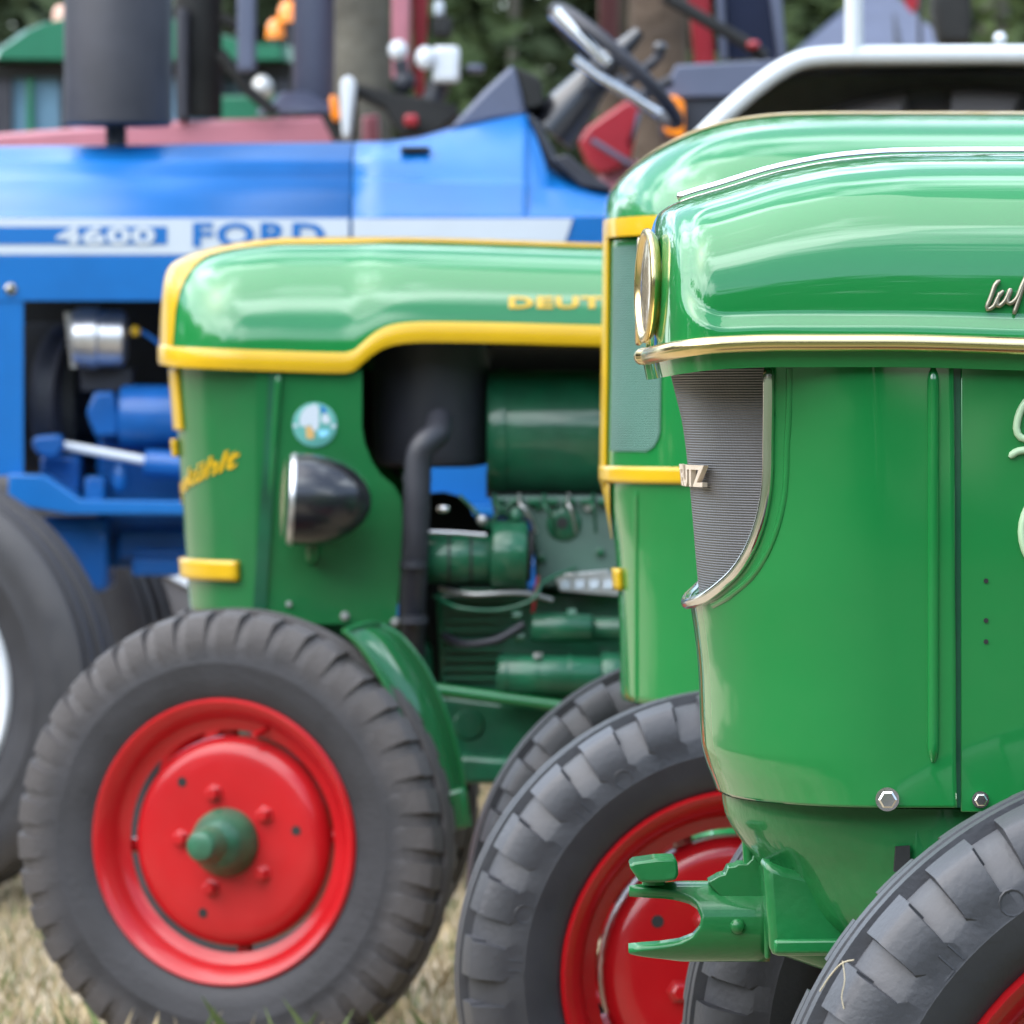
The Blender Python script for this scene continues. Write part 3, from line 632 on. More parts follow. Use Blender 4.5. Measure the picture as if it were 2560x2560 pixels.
# straw caught on the tyre
st = resample([P(2050, 2478, 5.02), P(2075, 2440, 5.01), (P(2105, 2408, 5.0)), P(2135, 2400, 5.0)], 14)
tag(MB().tube(st, .0007, 5).tube(resample([P(2106, 2402, 5.0), P(2112, 2450, 4.998), P(2104, 2490, 5.0), P(2110, 2522, 5.0)], 8), .0006, 5).build('straw_stalk', STRAW, None, 60), 'bent pale straw stalk stuck on the front tyre of the foreground tractor', 'straw')
ORIG_C = C
def rear_part(parent, x, Yc, R, track, body_m, disc_m, hoodz, key):
    """transmission, seat, mudguards and rear wheels: out of frame to the right"""
    MB().box((x-.75, Yc-.16, R-.18), (x+.25, Yc+.16, R+.22)).build('gearbox', body_m, parent, 40, bevel=.03)
    for s in (-1, 1):
        yy = Yc+s*track/2; ar = []
        for k in range(15):
            a = math.radians(200-k*11); ar.append((x+math.cos(a)*(R+.06), R+math.sin(a)*(R+.06)))
        o = MB().grid([[Vector((p, yy-.16, q)) for p, q in ar], [Vector((p, yy+.16, q)) for p, q in ar]]).build('mudguard', body_m, parent, 60); solid(o, .006)
        MB().tube([Vector((x, Yc, R)), Vector((x, yy, R))], .06, 12).build('half_axle', body_m, parent, 60)
        wheel(parent, 'rear_wheel', (x, yy, R), 0, R, R*.6, .14, key, TYRE, disc_m, disc_m, body_m, s, 26)
    b = MB()
    b.rings([[Vector((x+.05+math.cos(t*PI/8)*r_, Yc+math.sin(t*PI/8)*r_*1.1, z)) for t in range(16)] for r_, z in ((.05, R+.45), (.17, R+.46), (.21, R+.52), (.20, R+.525), (.15, R+.48), (.02, R+.47))]); b.build('seat', BLACKM, parent, 50)
    MB().tube([Vector((x+.05, Yc, R+.46)), Vector((x-.1, Yc, R+.15))], .02, 8).build('seat_post', body_m, parent, 60)
    MB().tube([Vector((x-.75, Yc, R+.25)), Vector((x-.42, Yc, hoodz+.02))], .018, 10).build('steering_column', BLACKM, parent, 60)
    c = Vector((x-.40, Yc, hoodz+.04)); u = Vector((.8, 0, -.6)).normalized(); v = Vector((0, 1, 0))
    MB().tube([c+(u*math.cos(t*PI/12)+v*math.sin(t*PI/12))*.19 for t in range(25)], .012, 8).build('steering_wheel', BLACKM, parent, 60)
MB().box((.55, 5.5, .50), (1.9, 5.9, .80)).build('engine_block', GREEND, C, 40, bevel=.02)
rear_part(C, 2.45, CY, .60, 1.35, GREENC, REDC, 1.24, 'CR')

# ================================================================== middle green tractor with yellow bands
M = thing('vintage_tractor', (.27, 7.95, 0), 'green vintage tractor with yellow bands half hidden behind the foreground tractor', 'tractor')
MY = 7.95
hm = Hood(MY, .27, [(1512, 582), (1513, 540), (1519, 500), (1560, 442), (1650, 372), (1750, 325), (1850, 299), (1960, 287), (2100, 284), (3200, 286)],
          [(1490, 582), (1640, 582), (3200, 600)], .15, 2.1, 2.2, xend=1.9)
hm.shell('hood', GREEN, M, 90, 90)
def band_bottom(h, z_h, off, m, parent, name, x1=1.9, profile=None, n=70):
    xs = h.xs(n, x1); rows = []
    for side in (0, 1):
        pass
    def ring(dz, o_):
        near = [h.p(x, 0) for x in xs[::-1]]; far = [h.p(x, 2) for x in xs]; r = []
        for lst, sg in ((near, -1), (far, 1)):
            for p in lst:
                xx = p.x; w_ = h.w(xx); zb = sinterp(h.bot, xx); zt = sinterp(h.top, xx); q = max(0, min(1, dz/max(zt-zb, 1e-4)))
                y = w_*(1-q**h.n)**(1/h.n) if q < 1 else 0
                nx = -1 if w_ < h.W*.5 else -max(0, 1-(xx-h.x0)/h.rx)
                r.append(Vector((xx+nx*o_*.8, h.Yc+sg*(y+o_), zb+dz)))
        return r
    return MB().grid([ring(-.001, -.002), ring(-.001, off), ring(z_h*.5, off*1.15), ring(z_h, off), ring(z_h, -.002)]).build(name, m, parent, 50)
band_bottom(hm, m2(46, 7.7), .003, YELLOW, M, 'trim_band')
def crown_stripe(h, yb, off, m, parent, name, x1, n=70):
    """stripe of half-width yb(x) laid over the nose and crown"""
    rows = []
    for x in h.xs(n, x1):
        w_ = max(h.w(x), 1e-5); y = min(yb(x), w_*.999); c = (y/w_)**(h.n/2); a = math.acos(min(1, c))/(PI/2)
        rows.append([h.po(x, a+(2-2*a)*i/12, off) for i in range(13)])
    return MB().grid(rows).build(name, m, parent, 60)
crown_stripe(hm, lambda x: .085 if x > hm.x0+.1 else .012+.73*max(0, x-hm.x0), .002, mat('pale_gold_paint', (.60, .46, .20), .4, coat=.5), M, 'crown_line', 1.9)
sm = Shroud(MY, .255, [(1516, 580), (1512, 900), (1508, 1190), (1520, 1260), (1538, 1370), (1546, 1500), (1552, 1780)], .19, 2.1, 1.7)
zm1 = HC+(HY-584)/F*7.7; zm0 = HC+(HY-1768)/F*7.72
solid(sm.patch(-1.2, 1.4, zm0, zm1, 130, 60).build('nose_shroud', GREEN, M, 40), .003)
def zpy(py, Y): return HC+(HY-py)/F*Y
# side mesh window with a rounded lower corner
a0 = sm.find(1532, 900)[0]; a1 = sm.find(1655, 900)[0]; zt_, zb_ = zpy(612, 7.78), zpy(1128, 7.78)
rc = .03
sm.patch(a0, a1, zb_, zt_, 110, 160, .002, lambda a, z: not ((a > a1-rc and z < zb_+rc) and math.hypot(a-(a1-rc), z-(zb_+rc)) > rc)).build('side_grille', MESHM, M, 60)
sm.patch(-a1, -a0, zb_, zt_, 20, 30, .002).build('side_grille', MESHM, M, 60)
solid(sm.patch(-a0*.75, a0*.75, zpy(1215, 7.9), zm1, 20, 60, .005).build('nose_strip', YELLOW, M, 60), .004)
solid(sm.patch(-.6, .6, zpy(1208, 7.78), zpy(1167, 7.78), 80, 4, .006).build('yellow_band', YELLOW, M, 60), .006)
k = [[sm.p(a*(1-.75*j/12), zpy(1208, 7.9)+(zpy(1350, 7.9)-zpy(1208, 7.9))*j/12, .004) for a in (-.09, -.06, -.03, 0, .03, .06, .09)] for j in range(13)]
MB().grid(k).build('tapering_strip', YELLOW, M, 60)
am = sm.find(1558, 1450)[0]
solid(sm.patch(am-.05, am, zpy(1478, 7.85), zpy(1424, 7.85), 8, 4, .008).build('yellow_clip', YELLOW, M, 60), .008)
rib(sm, 1592, 1225, 1755, .004, GREEN, M, -.001)
wn = P(1850, 2440, 7.33)
wheel(M, 'wheel', (wn.x-.004, 7.33+.06, .347), math.radians(9), .347, .221, .078, 'M', TYREC, REDC, REDC, GREENC, -1, 27, spin=.04)
wheel(M, 'wheel', (.268+.012, 8.50, .347), math.radians(9), .347, .221, .078, 'M', TYREC, REDC, REDC, GREENC, 1, 27, spin=.1)
MB().tube([Vector((.28, 7.45, .36)), Vector((.28, 7.7, .46)), Vector((.28, 8.2, .46)), Vector((.28, 8.45, .36))], [.03, .045, .045, .03], 14).build('front_axle', GREENC, M, 40)
MB().box((.25, 7.72, .44), (1.9, 8.18, .86)).build('engine_block', GREEND, M, 40, bevel=.02)
rear_part(M, 2.2, MY, .58, 1.3, GREENC, REDC, 1.38, 'MR')

# ================================================================== rear green tractor with open engine bay (centre left)
B = thing('vintage_tractor', (-.45, 9.9, 0), 'green vintage tractor with yellow hood edging, open engine bay, black headlamp and red front wheels', 'tractor')
BY = 9.9; BW = .245; BN = BY-BW
hb = Hood(BY, BW, [(404, 915), (405, 850), (409, 760), (418, 690), (432, 662), (480, 640), (560, 618), (640, 605), (720, 598), (930, 597), (1500, 612), (2500, 640)],
          [(395, 905), (430, 912), (500, 916), (700, 924), (862, 928), (885, 922), (905, 905), (935, 880), (970, 862), (1010, 854), (1060, 851), (1500, 860), (2500, 885)], .15, 2.2, 2.5, xend=1.25)
hb.shell('hood', GREEN, B, 120, 90)
# yellow edging follows the stepped lower edge
def edging(h, z_h, off, m, parent, name, x1):
    L_ = x1-h.x0; xs = [h.x0+1e-4+L_*(i/260)**1.6 for i in range(261)]; rows = []
    def q(x, dz, o_, sg):
        w_ = h.w(x); zb = sinterp(h.bot, x); zt = sinterp(h.top, x); qq = max(0, min(1, dz/max(zt-zb, 1e-4))); y = w_*(1-qq**h.n)**(1/h.n) if qq < 1 else 0
        u = max(0, 1-(x-h.x0)/h.rx); return Vector((x-u*u*o_, h.Yc+sg*(y+o_), zb+dz))
    spec = [(-.002, -.003), (-.003, off*.6), (.004, off), (z_h-.004, off), (z_h-.001, off*.6), (z_h, -.002)]
    return MB().grid([[q(x, a, b, -1) for x in xs[::-1]]+[q(x, a, b, 1) for x in xs] for a, b in spec]).build(name, m, parent, 50)
edging(hb, m2(47, BN), .005, YELLOW, B, 'yellow_edging', 1.25)
crown_stripe(hb, lambda x: .165 if x < hb.x0+.02 else max(.11, .165-(x-hb.x0-.02)*.9), .0025, YELLOW, B, 'yellow_nose_stripe', 1.25)
sb = Shroud(BY, .237, [(428, 900), (436, 1000), (446, 1120), (456, 1250), (466, 1400), (476, 1540)], .20, 2.0, 1.0)
zb1, zb0 = zpy(905, BN), zpy(1535, BN)
aseam = sb.find(672, 1200)[0]
solid(sb.patch(-.55, aseam, zb0, zb1, 110, 50).build('nose_shroud', GREENB, B, 40), .003)
rib(sb, 698, 932, 1515, .007, GREENB, B, .001, 655)
# flat inset side panel with the cut-away edge
pp = [(640, 930), (905, 925), (905, 1070), (912, 1110), (928, 1150), (950, 1185), (985, 1215), (1003, 1245), (1006, 1300), (1000, 1440), (990, 1560), (640, 1560)]
MB().prism(pp, BN+.012, BN+.016).build('side_panel', GREENB, B, 30)
sp = B.children[-1]
MB().prism([(672, 932), (702, 932), (662, 1560), (630, 1560)], BN+.006, BN+.012).build('seam_channel', GREEND, B, 30)
for s in ((862, 1540, 9), (988, 1555, 9), (722, 1510, 6)): hexbolt(sp, s[0], s[1], BN+.012, s[2], STEELD)
# round enamel badge
c = P(787, 1062, BN+.011); R_ = m2(56, BN)
TEAL = mat('badge_teal', (.10, .34, .30), .4, var=.1); SKYB = mat('badge_sky_blue', (.25, .62, .85), .4, var=.05); OCH = mat('badge_ochre', (.55, .34, .12), .4, var=.1)
MB().lathe([(0, R_), (.001, R_), (.0016, R_*.96)], c, (0, -1, 0), 40).build('badge', TEAL, sp, 30); bd = sp.children[-1]
def blot(pts, m, d): MB().prism(pts, BN+.011-.0018-d, BN+.011-.0012).build('badge_figure', m, bd, 0)
blot([(752, 1066), (748, 1050), (754, 1030), (766, 1018), (780, 1013), (790, 1010), (797, 1020), (798, 1060), (792, 1078), (782, 1075), (776, 1060), (768, 1066)], OFFW, .0004)
blot([(800, 1014), (812, 1018), (818, 1030), (806, 1034)], DBLUE, .0004)
blot([(804, 1040), (814, 1032), (822, 1040), (827, 1056), (815, 1060), (803, 1054)], OFFW, .0004)
blot([(764, 1066), (778, 1066), (786, 1084), (784, 1098), (766, 1096)], OCH, .0006)
blot([(796, 1076), (824, 1076), (818, 1090), (800, 1094)], SKYB, .0004)
blot([(732, 1062), (744, 1058), (744, 1068), (734, 1068)], OFFW, .0004)
blot([(828, 1062), (840, 1060), (838, 1070), (828, 1070)], OFFW, .0004)
# bullet headlamp on a stalk
hd = Vector((-1, -.05, .05)).normalized(); h0 = P(722, 1248, BN-.075)
u = m2(1, BN-.075)
prof = [(-8, 104), (0, 112), (8, 114), (2, 114), (20, 115), (55, 115), (95, 109), (130, 97), (162, 78), (188, 52), (203, 26), (207, 2)]
MB().lathe([(-(a)*u, b*u) for a, b in prof[3:]], h0, hd, 48).build('headlamp', BLACK, B, 60); hl = B.children[-1]
MB().lathe([(-(a)*u, b*u) for a, b in [(0, 106), (-1, 111), (2, 114), (7, 116), (11, 117), (14, 115.5)]], h0, hd, 48, cap=False).build('lamp_ring', ALU, hl, 60)
MB().lathe([(12*u, 106*u), (18*u, 80*u), (22*u, 30*u), (22*u, 2*u)], h0, hd, 40).build('lamp_lens', GLASSL, hl, 60)
MB().tube([P(782, 1350, BN-.06), P(780, 1388, BN-.06), P(780, 1400, BN+.02)], .010, 10).build('lamp_bracket', GREENB, hl, 60)
# yellow bumper piece and grille edge strips
ay0, ay1 = sb.find(600, 1427)[0], 0
for s in (1, -1):
    lo, hi = (-.02, ay0) if s > 0 else (-ay0, -.02)
    solid(sb.patch(lo, hi, zpy(1452, BN+.05), zpy(1402, BN+.05), 24, 4, .012).build('yellow_bumper_bar', YELLOW, B, 60, ), .012)
solid(sb.patch(-.1, .1, zpy(1075, BY), zpy(922, BY), 20, 20, .006).build('grille_surround', YELLOW, B, 60), .006)
solid(sb.patch(-.05, .05, zpy(1142, BY), zpy(1098, BY), 12, 6, .012).build('nose_clip', YELLOW, B, 60), .010)
# air-cooled script wrapping the nose, climbing to the right
vs_, fs_ = text_mesh('luftgekühlt', .02, .02, .35)
aw0, aw1 = -.02, sb.find(603, 1150)[0]
def wrap(u_, v, w_):
    a = -.07+(aw1+.07)*u_; f = u_; base = zpy(1300, BY)+(zpy(1180, BN)-zpy(1300, BY))*f; return sb.p(a, base+v*m2(62, BY), .0015+w_*.0008)
MB().add([wrap(*v) for v in vs_], fs_).build('script_lettering', YELLOW, B, 0)
# maker's name on the hood flank
vs_, fs_ = text_mesh('DEUTZ', .04, .02, 0, 1.1)
def onhood(u_, v, w_):
    x, t = hb.find(1272+u_*300, 772-v*30); return hb.po(x, t, .0012+w_*.0008)
MB().add([onhood(*v) for v in vs_], fs_).build('hood_lettering', YELLOW, B, 0)
# engine bay
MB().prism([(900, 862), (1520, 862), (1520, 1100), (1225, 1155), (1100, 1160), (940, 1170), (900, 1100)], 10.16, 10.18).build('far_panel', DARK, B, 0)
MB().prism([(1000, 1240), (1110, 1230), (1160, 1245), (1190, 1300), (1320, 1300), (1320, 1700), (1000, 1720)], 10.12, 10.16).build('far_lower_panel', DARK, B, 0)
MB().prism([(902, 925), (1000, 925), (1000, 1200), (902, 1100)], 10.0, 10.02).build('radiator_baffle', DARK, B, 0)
yA = 9.86
a_, b_ = P(1078, 862, yA), P(1078, 1168, yA); r_ = m2(146, yA)
MB().lathe([(-.02, r_), (.0, r_), ((a_-b_).length-.018, r_), ((a_-b_).length-.004, r_*.94), ((a_-b_).length, r_*.7)], a_, (0, 0, -1), 44).build('air_cleaner', BLACKM, B, 50)
hs_ = resample([P(1100, 1050, 9.70), P(1092, 1085, 9.66), P(1062, 1110, 9.64), P(1046, 1150, 9.64), P(1042, 1260, 9.64), P(1036, 1400, 9.65), P(1030, 1520, 9.68), P(1028, 1640, 9.72)], 40)
MB().tube(hs_, m2(34, 9.64), 18).build('intake_hose', HOSE, B, 60); ho = B.children[-1]
for yy in (1186, 1402, 1540): MB().lathe([(0, m2(36, 9.64)), (.012, m2(36, 9.64))], P(1042 if yy < 1300 else 1034, yy, 9.645), (0, 0, -1), 20).build('hose_clamp', HOSE, ho, 40)
cylp(1222, 1082, 1900, 1090, 158, 9.86, 44, .25).build('cooling_cowl', GREEND, B, 50)
MB().lathe([(0, m2(150, 9.86)), (.004, m2(156, 9.86)), (.03, m2(161, 9.86))], P(1218, 1082, 9.86), (1, 0, 0), 44).build('cowl_rim', GREEND, B, 50)
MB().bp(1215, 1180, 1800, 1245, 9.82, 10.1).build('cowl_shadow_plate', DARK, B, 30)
MB().prism([(1225, 1240), (1900, 1240), (1900, 1445), (1500, 1470), (1340, 1470), (1330, 1300), (1235, 1290)], 9.74, 10.1).build('crankcase', GREY, B, 40, bevel=.006); ck = B.children[-1]
MB().lathe([(0, m2(44, 9.74)), (.004, m2(40, 9.74)), (.006, m2(30, 9.74))], P(1410, 1310, 9.74), (0, -1, 0), 26).build('crankcase_boss', GREEND, ck, 40)
MB().lathe([(0.0055, m2(15, 9.74)), (.0065, m2(15, 9.74))], P(1405, 1307, 9.74), (0, -1, 0), 16).build('boss_hole', DARK, ck, 40)
cylp(1062, 1395, 1232, 1398, 62, 9.70, 32).build('generator', GREEND, B, 50); ge = B.children[-1]
cylp(1228, 1388, 1318, 1390, 86, 9.70, 32, .08).build('generator_end', GREEND, ge, 50)
cylp(1318, 1388, 1332, 1389, 66, 9.70, 30, .1).build('generator_cap', DARK, ge, 50)
MB().tube([P(1070, 1329, 9.66), P(1140, 1332, 9.66), P(1215, 1338, 9.66)], .003, 8).build('fuel_line', ALU, B, 60)
MB().tube(resample([P(1150, 1240, 9.72), P(1190, 1280, 9.70), P(1216, 1320, 9.70), P(1240, 1290, 9.72), P(1290, 1250, 9.72)], 14), .0035, 8).build('oil_line', GREEND, B, 60)
MB().ball(P(1108, 1272, 9.68), .011, .008, .007).build('brass_union', CHROME, B, 60)
MB().ball(P(1205, 1300, 9.68), .009, .008, .009).build('brass_union', STEELD, B, 60)
MB().tube([P(1222, 850, 9.72), P(1224, 900, 9.72)], .005, 8).build('wire', DARK, B, 60)
MB().prism([(1385, 1438), (1520, 1425), (1560, 1480), (1540, 1490), (1400, 1478)], 9.725, 9.735).build('data_plate', ALU, B, 30, bevel=.001)
for i in range(4): MB().prism([(1402+i*36, 1452), (1424+i*36, 1449), (1424+i*36, 1470), (1402+i*36, 1473)], 9.722, 9.7255).build('plate_mark', OFFW, B.children[-1-i], 0)
MB().tube(resample([P(1085, 1490, 9.70), P(1150, 1520, 9.66), P(1250, 1525, 9.66), P(1330, 1500, 9.66), P(1360, 1455, 9.68), P(1440, 1420, 9.72)], 30), .0035, 8).build('cable', GREEND, B, 60)
MB().tube(resample([P(1345, 1440, 9.70), P(1338, 1490, 9.69), P(1332, 1530, 9.70)], 10), .003, 6).build('red_wire', REDT, B, 60)
MB().prism([(1090, 1480), (1360, 1475), (1900, 1470), (1900, 1760), (1260, 1760), (1100, 1730)], 9.78, 10.08).build('sump', GREEND, B, 40, bevel=.01)
cylp(1328, 1568, 1480, 1572, 36, 9.69, 26).build('starter_motor', GREEND, B, 50); sm_ = B.children[-1]
cylp(1475, 1572, 1700, 1576, 30, 9.70, 26).build('starter_body', GREEND, sm_, 50)
for (x_, y_) in ((1304, 1540), (1310, 1592), (1440, 1536)): MB().lathe([(0, .009), (.014, .009), (.016, .006)], P(x_, y_, 9.69), (-1, 0, 0), 8).build('terminal_nut', GREEND, sm_, 30)
cylp(1242, 1688, 1505, 1694, 52, 9.68, 30, .15).build('oil_filter', GREEND, B, 50)
cylp(1500, 1690, 1560, 1692, 60, 9.69, 30, .1).build('filter_head', GREEND, B.children[-1], 50)
MB().tube([P(1080, 1722, 9.66), P(1420, 1768, 9.66), P(1700, 1806, 9.66)], m2(16, 9.66), 12).build('frame_rail', GREENB, B, 60)
MB().prism([(1080, 1735), (1700, 1810), (1700, 1960), (1330, 1960), (1150, 1960), (1100, 1820)], 9.72, 10.05).build('chassis', GREEND, B, 40, bevel=.008)
MB().lathe([(0, .026), (.005, .022), (.006, .012)], P(1172, 1812, 9.72), (0, -1, 0), 20).build('chassis_boss', GREEND, B.children[-1], 40)
MB().prism([(1150, 1890), (1310, 1900), (1330, 1960), (1160, 1960)], 9.60, 9.8).build('axle_support', GREEND, B, 40, bevel=.008)
for i in range(7): MB().bp(1232+i*44, 1247, 1262+i*44, 1262, 9.725, 9.76).build('flange_lug', GREEND, ck, 30, bevel=.002)
for (x_, y_) in ((1345, 1265), (1470, 1268), (1500, 1380), (1355, 1395), (1450, 1440)): MB().lathe([(0, .007), (.006, .007), (.007, .005)], P(x_, y_, 9.738), (0, -1, 0), 6).build('crankcase_bolt', STEELD if x_ == 1470 else GREEND, ck, 25)
for i in range(5): MB().tube(resample([P(1236+i*62, 1235, 9.74), P(1240+i*60, 1262, 9.70), P(1262+i*56, 1280, 9.70), P(1290+i*50, 1330, 9.73)], 10), .0028, 6).build('injector_pipe', STEELD if i % 2 else GREEND, B, 60)
for i in range(9): MB().bp(1110, 1500+i*24, 1250, 1508+i*24, 9.765, 9.79).build('cooling_fin', GREEND, B, 30)
MB().tube(resample([P(1110, 1590, 9.74), P(1160, 1610, 9.70), P(1240, 1600, 9.68), P(1310, 1560, 9.68)], 20), .007, 10).build('oil_hose', HOSE, B, 60)
MB().tube(resample([P(1100, 1470, 9.72), P(1180, 1486, 9.68), P(1300, 1482, 9.68), P(1380, 1500, 9.70)], 20), .004, 8).build('throttle_cable', STEELD, B, 60)
MB().bp(1150, 1470, 1300, 1488, 9.69, 9.75).build('generator_cradle', GREEND, B, 30, bevel=.002)
for x_ in (1120, 1175): MB().lathe([(0, m2(64.5, 9.7)), (.004, m2(64.5, 9.7))], P(x_, 1396, 9.70), (1, 0, 0), 32).build('generator_band', DARK, ge, 30)
MB().lathe([(0, .010), (.012, .010), (.02, .006)], P(1290, 1300, 9.70), (0, 0, 1), 10).build('grease_cap', GREEND, ge, 40)
for x_ in (1262, 1340, 1420): MB().lathe([(0, m2(53.5, 9.68)), (.005, m2(53.5, 9.68))], P(x_, 1689, 9.68), (1, 0, 0), 30).build('filter_band', GREEND, B, 30)
MB().lathe([(0, .008), (.008, .008)], P(1345, 1645, 9.66), (0, 0, 1), 6).build('filter_bolt', STEELD, B, 30)
# engine bay front members that hide behind the nose
MB().prism([(640, 1535), (1010, 1555), (1080, 1620), (1100, 1900), (700, 1700)], 9.78, 10.02).build('front_bolster', GREEND, B, 40, bevel=.01)
MB().tube([Vector((-.45, 9.36, .37)), Vector((-.45, 9.62, .46)), Vector((-.45, 10.2, .46)), Vector((-.45, 10.45, .37))], [.03, .045, .045, .03], 14).build('front_axle', GREEND, B, 40)
# mudguard behind the near front wheel
ne = resample([P(862, 1578, 9.20), P(905, 1620, 9.20), P(960, 1705, 9.20), P(1005, 1800, 9.20), P(1040, 1900, 9.20), P(1066, 2005, 9.20), P(1082, 2070, 9.20)], 30)
fe = resample([P(945, 1562, 9.36), P(1000, 1592, 9.36), P(1060, 1668, 9.36), P(1104, 1760, 9.36), P(1136, 1860, 9.36), P(1156, 1960, 9.36), P(1172, 2066, 9.36)], 30)
mid = [(a+b)/2+Vector((.008, 0, .006)) for a, b in zip(ne, fe)]
solid(MB().grid([ne, mid, fe]).build('mudguard', GREENB, B, 50), .004)
mg = B.children[-1]
MB().tube(ne, .005, 8).build('rolled_edge', GREENB, mg, 60); MB().tube(fe, .005, 8).build('rolled_edge', GREENB, mg, 60)
MB().tube([ne[0], mid[0], fe[0]], .006, 8).build('rolled_edge', GREENB, mg, 60)
MB().prism([(1066, 1990), (1160, 1970), (1172, 2072), (1086, 2076)], 9.26, 9.34).build('mudguard_foot', GREENB, mg, 40, bevel=.006)
wn = P(548, 2108, 9.26)
wheel(B, 'wheel', (wn.x+.022, 9.26+.055, .366), math.radians(-21.5), .361, .216, .058, 'B', TYRE, RED, RED, HUBG, -1, 38, spin=.35, lh=.75, duty=.66)
wheel(B, 'wheel', (wn.x+.05, 10.48, .369), math.radians(-20), .361, .216, .058, 'B', TYRE, RED, RED, GREENC, 1, 46, spin=.1)
rear_part(B, 1.55, BY, .58, 1.3, GREENC, RED, 1.27, 'BR')

# ================================================================== blue tractor
A = thing('blue_tractor', (-1.2, 13.1, 0), 'blue tractor with a white stripe, bold model number and a black upright muffler', 'tractor')
AY = 13.1; AN = AY-.345
stn = [(-400, 372, 0), (875, 356, 0), (877, 356, 0), (960, 354, 0), (1040, 343, .3), (1120, 320, .6), (1220, 293, .85), (1300, 274, 1), (1318, 276, 1)]
def asec(px, pyc, f, yk=1.):
    pts = [(0, pyc), (.06, pyc+2), (.15-.06*f, pyc+10), (.22-.08*f, pyc+26), (.265, 400+30*f), (.285, 440+14*f), (.30, 448+12*f), (.325, 500), (.337, 528), (.340, 536), (.345, 542), (.345, 640), (.345, 745)]
    r = []
    for y, py in pts:
        Y = AY-y; r.append(Vector(((px-1280)/F*AN, Y, HC+(HY-py)/F*(AN if py > 300 and y > .2 else AY))))
    return r
def afull(px, pyc, f):
    r = asec(px, pyc, f); return [Vector((p.x, 2*AY-p.y, p.z)) for p in r[::-1]][:-1]+r
solid(MB().grid([afull(*s) for s in stn[:2]]).build('hood', BLUE, A, 22), .004)
back = [afull(*s) for s in stn[2:]]
solid(MB().grid([[p+Vector((.003, 0, 0)) for p in r] for r in back]).build('rear_cowl', BLUE, A, 30), .004)
# cowl behind the peak falls away to the tank end
tail = []
for px, pyc, w_ in ((1318, 276, .12), (1345, 345, .16), (1375, 420, .22), (1420, 448, .26), (1480, 470, .28), (1540, 486, .29)):
    r = []
    for y, py in [(0, pyc), (w_*.6, pyc+4), (w_, pyc+16), (.30, max(pyc+30, 470)), (.335, 528), (.345, 542), (.345, 745)]:
        r.append(Vector(((px-1280)/F*AN, AY-y, HC+(HY-py)/F*(AN if y > .2 else AY))))
    tail.append([Vector((p.x, 2*AY-p.y, p.z)) for p in r[::-1]][:-1]+r)
MB().grid(tail).build('tank_end', BLUE, A, 30)
MB().bp(-420, 745, -300, 1190, AN, AN+.02).build('front_pillar', BLUE, A, 30)
MB().bp(-300, 745, 58, 1190, AN, AN+.012).build('side_grille_panel', BLUE, A, 30)
MB().bp(-400, 640, 1520, 752, AN-.003, AN+.001).build('lower_side_rail', BLUE, A, 30, bevel=.001)
hexbolt(A, 27, 722, AN-.003, 13, CHROME)
def decal(pts, m, d, name, par): return MB().prism(pts, AN-.0005-d-.001, AN-.0005-d, AN).build(name, m, par, 0)
hd_ = [c for c in A.children if c.name.startswith('hood')][0]
rc_ = [c for c in A.children if c.name.startswith('rear_cowl')][0]
decal([(-400, 546), (872, 546), (872, 636), (-400, 636)], OFFW, 0, 'white_stripe', hd_)
decal([(882, 546), (1432, 546), (1418, 590), (1398, 636), (882, 636)], OFFW, .003, 'white_stripe', rc_)
decal([(-400, 567), (418, 567), (418, 611), (-400, 611)], DBLUE, .0015, 'blue_number_bar', hd_)
vs_, fs_ = text_mesh('4600', .045, .02, 0, 1.1)
MB().add([P(140+u_*248, 611-v*45, AN-.0045-w_*.0006) for u_, v, w_ in vs_], fs_).build('model_number', OFFW, hd_, 0)
vs_, fs_ = text_mesh('FORD', .035, .02, 0, 1.16)
MB().add([P(482+u_*330, 618-v*62, AN-.003-w_*.0006) for u_, v, w_ in vs_], fs_).build('maker_lettering', DBLUE, hd_, 0)
MB().prism([(1000, 366), (1075, 366), (1068, 380), (1002, 380)], AN+.10, AN+.16, AN+.1).build('filler_flap', DARK, A, 30, bevel=.002)
# muffler through the hood
c0 = P(290, 400, 12.98); u = m2(1, 12.98)
MB().lathe([(0, 50*u), (.012, 44*u), (.02, 30*u)], P(290, 388, 12.98), (0, 0, 1), 30).build('muffler_collar', BLUE, A, 50)
MB().tube([P(290, 390, 12.98), P(290, 250, 12.98)], 26*u, 20).build('muffler_pipe', BLACKM, A, 60)
MB().lathe([(0, 128*u), (.004, 135*u), (.6, 135*u), (.61, 125*u)], P(295, 314, 12.98), (0, 0, 1), 48).build('muffler', BLACKM, A, 50)
# engine bay
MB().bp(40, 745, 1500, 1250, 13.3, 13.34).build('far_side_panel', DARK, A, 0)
MB().lathe([(0, .17), (.02, .17), (.03, .16), (.05, .16)], P(150, 1010, 13.05), (.95, -.32, 0), 40).build('fan_cowl', BLACKM, A, 50)
MB().lathe([(0, .165), (.05, .17), (.14, .165)], P(40, 1000, 13.1), (1, 0, 0), 40).build('cooling_ring', DARK, A, 50)
al = MB().lathe([(0, .045), (.006, .062), (.03, .066), (.055, .066), (.06, .060), (.11, .060), (.118, .045)], P(180, 845, 12.86), (1, 0, -.02), 32); al.build('alternator', ALU, A, 40); al_ = A.children[-1]
MB().lathe([(0, .0625), (.012, .0625)], P(214, 845, 12.86), (1, 0, .1), 32).build('red_band', RUST, al_, 40)
MB().tube([P(170, 780, 12.84), P(186, 920, 12.84)], .008, 8).build('alternator_bracket', STEELD, al_, 60)
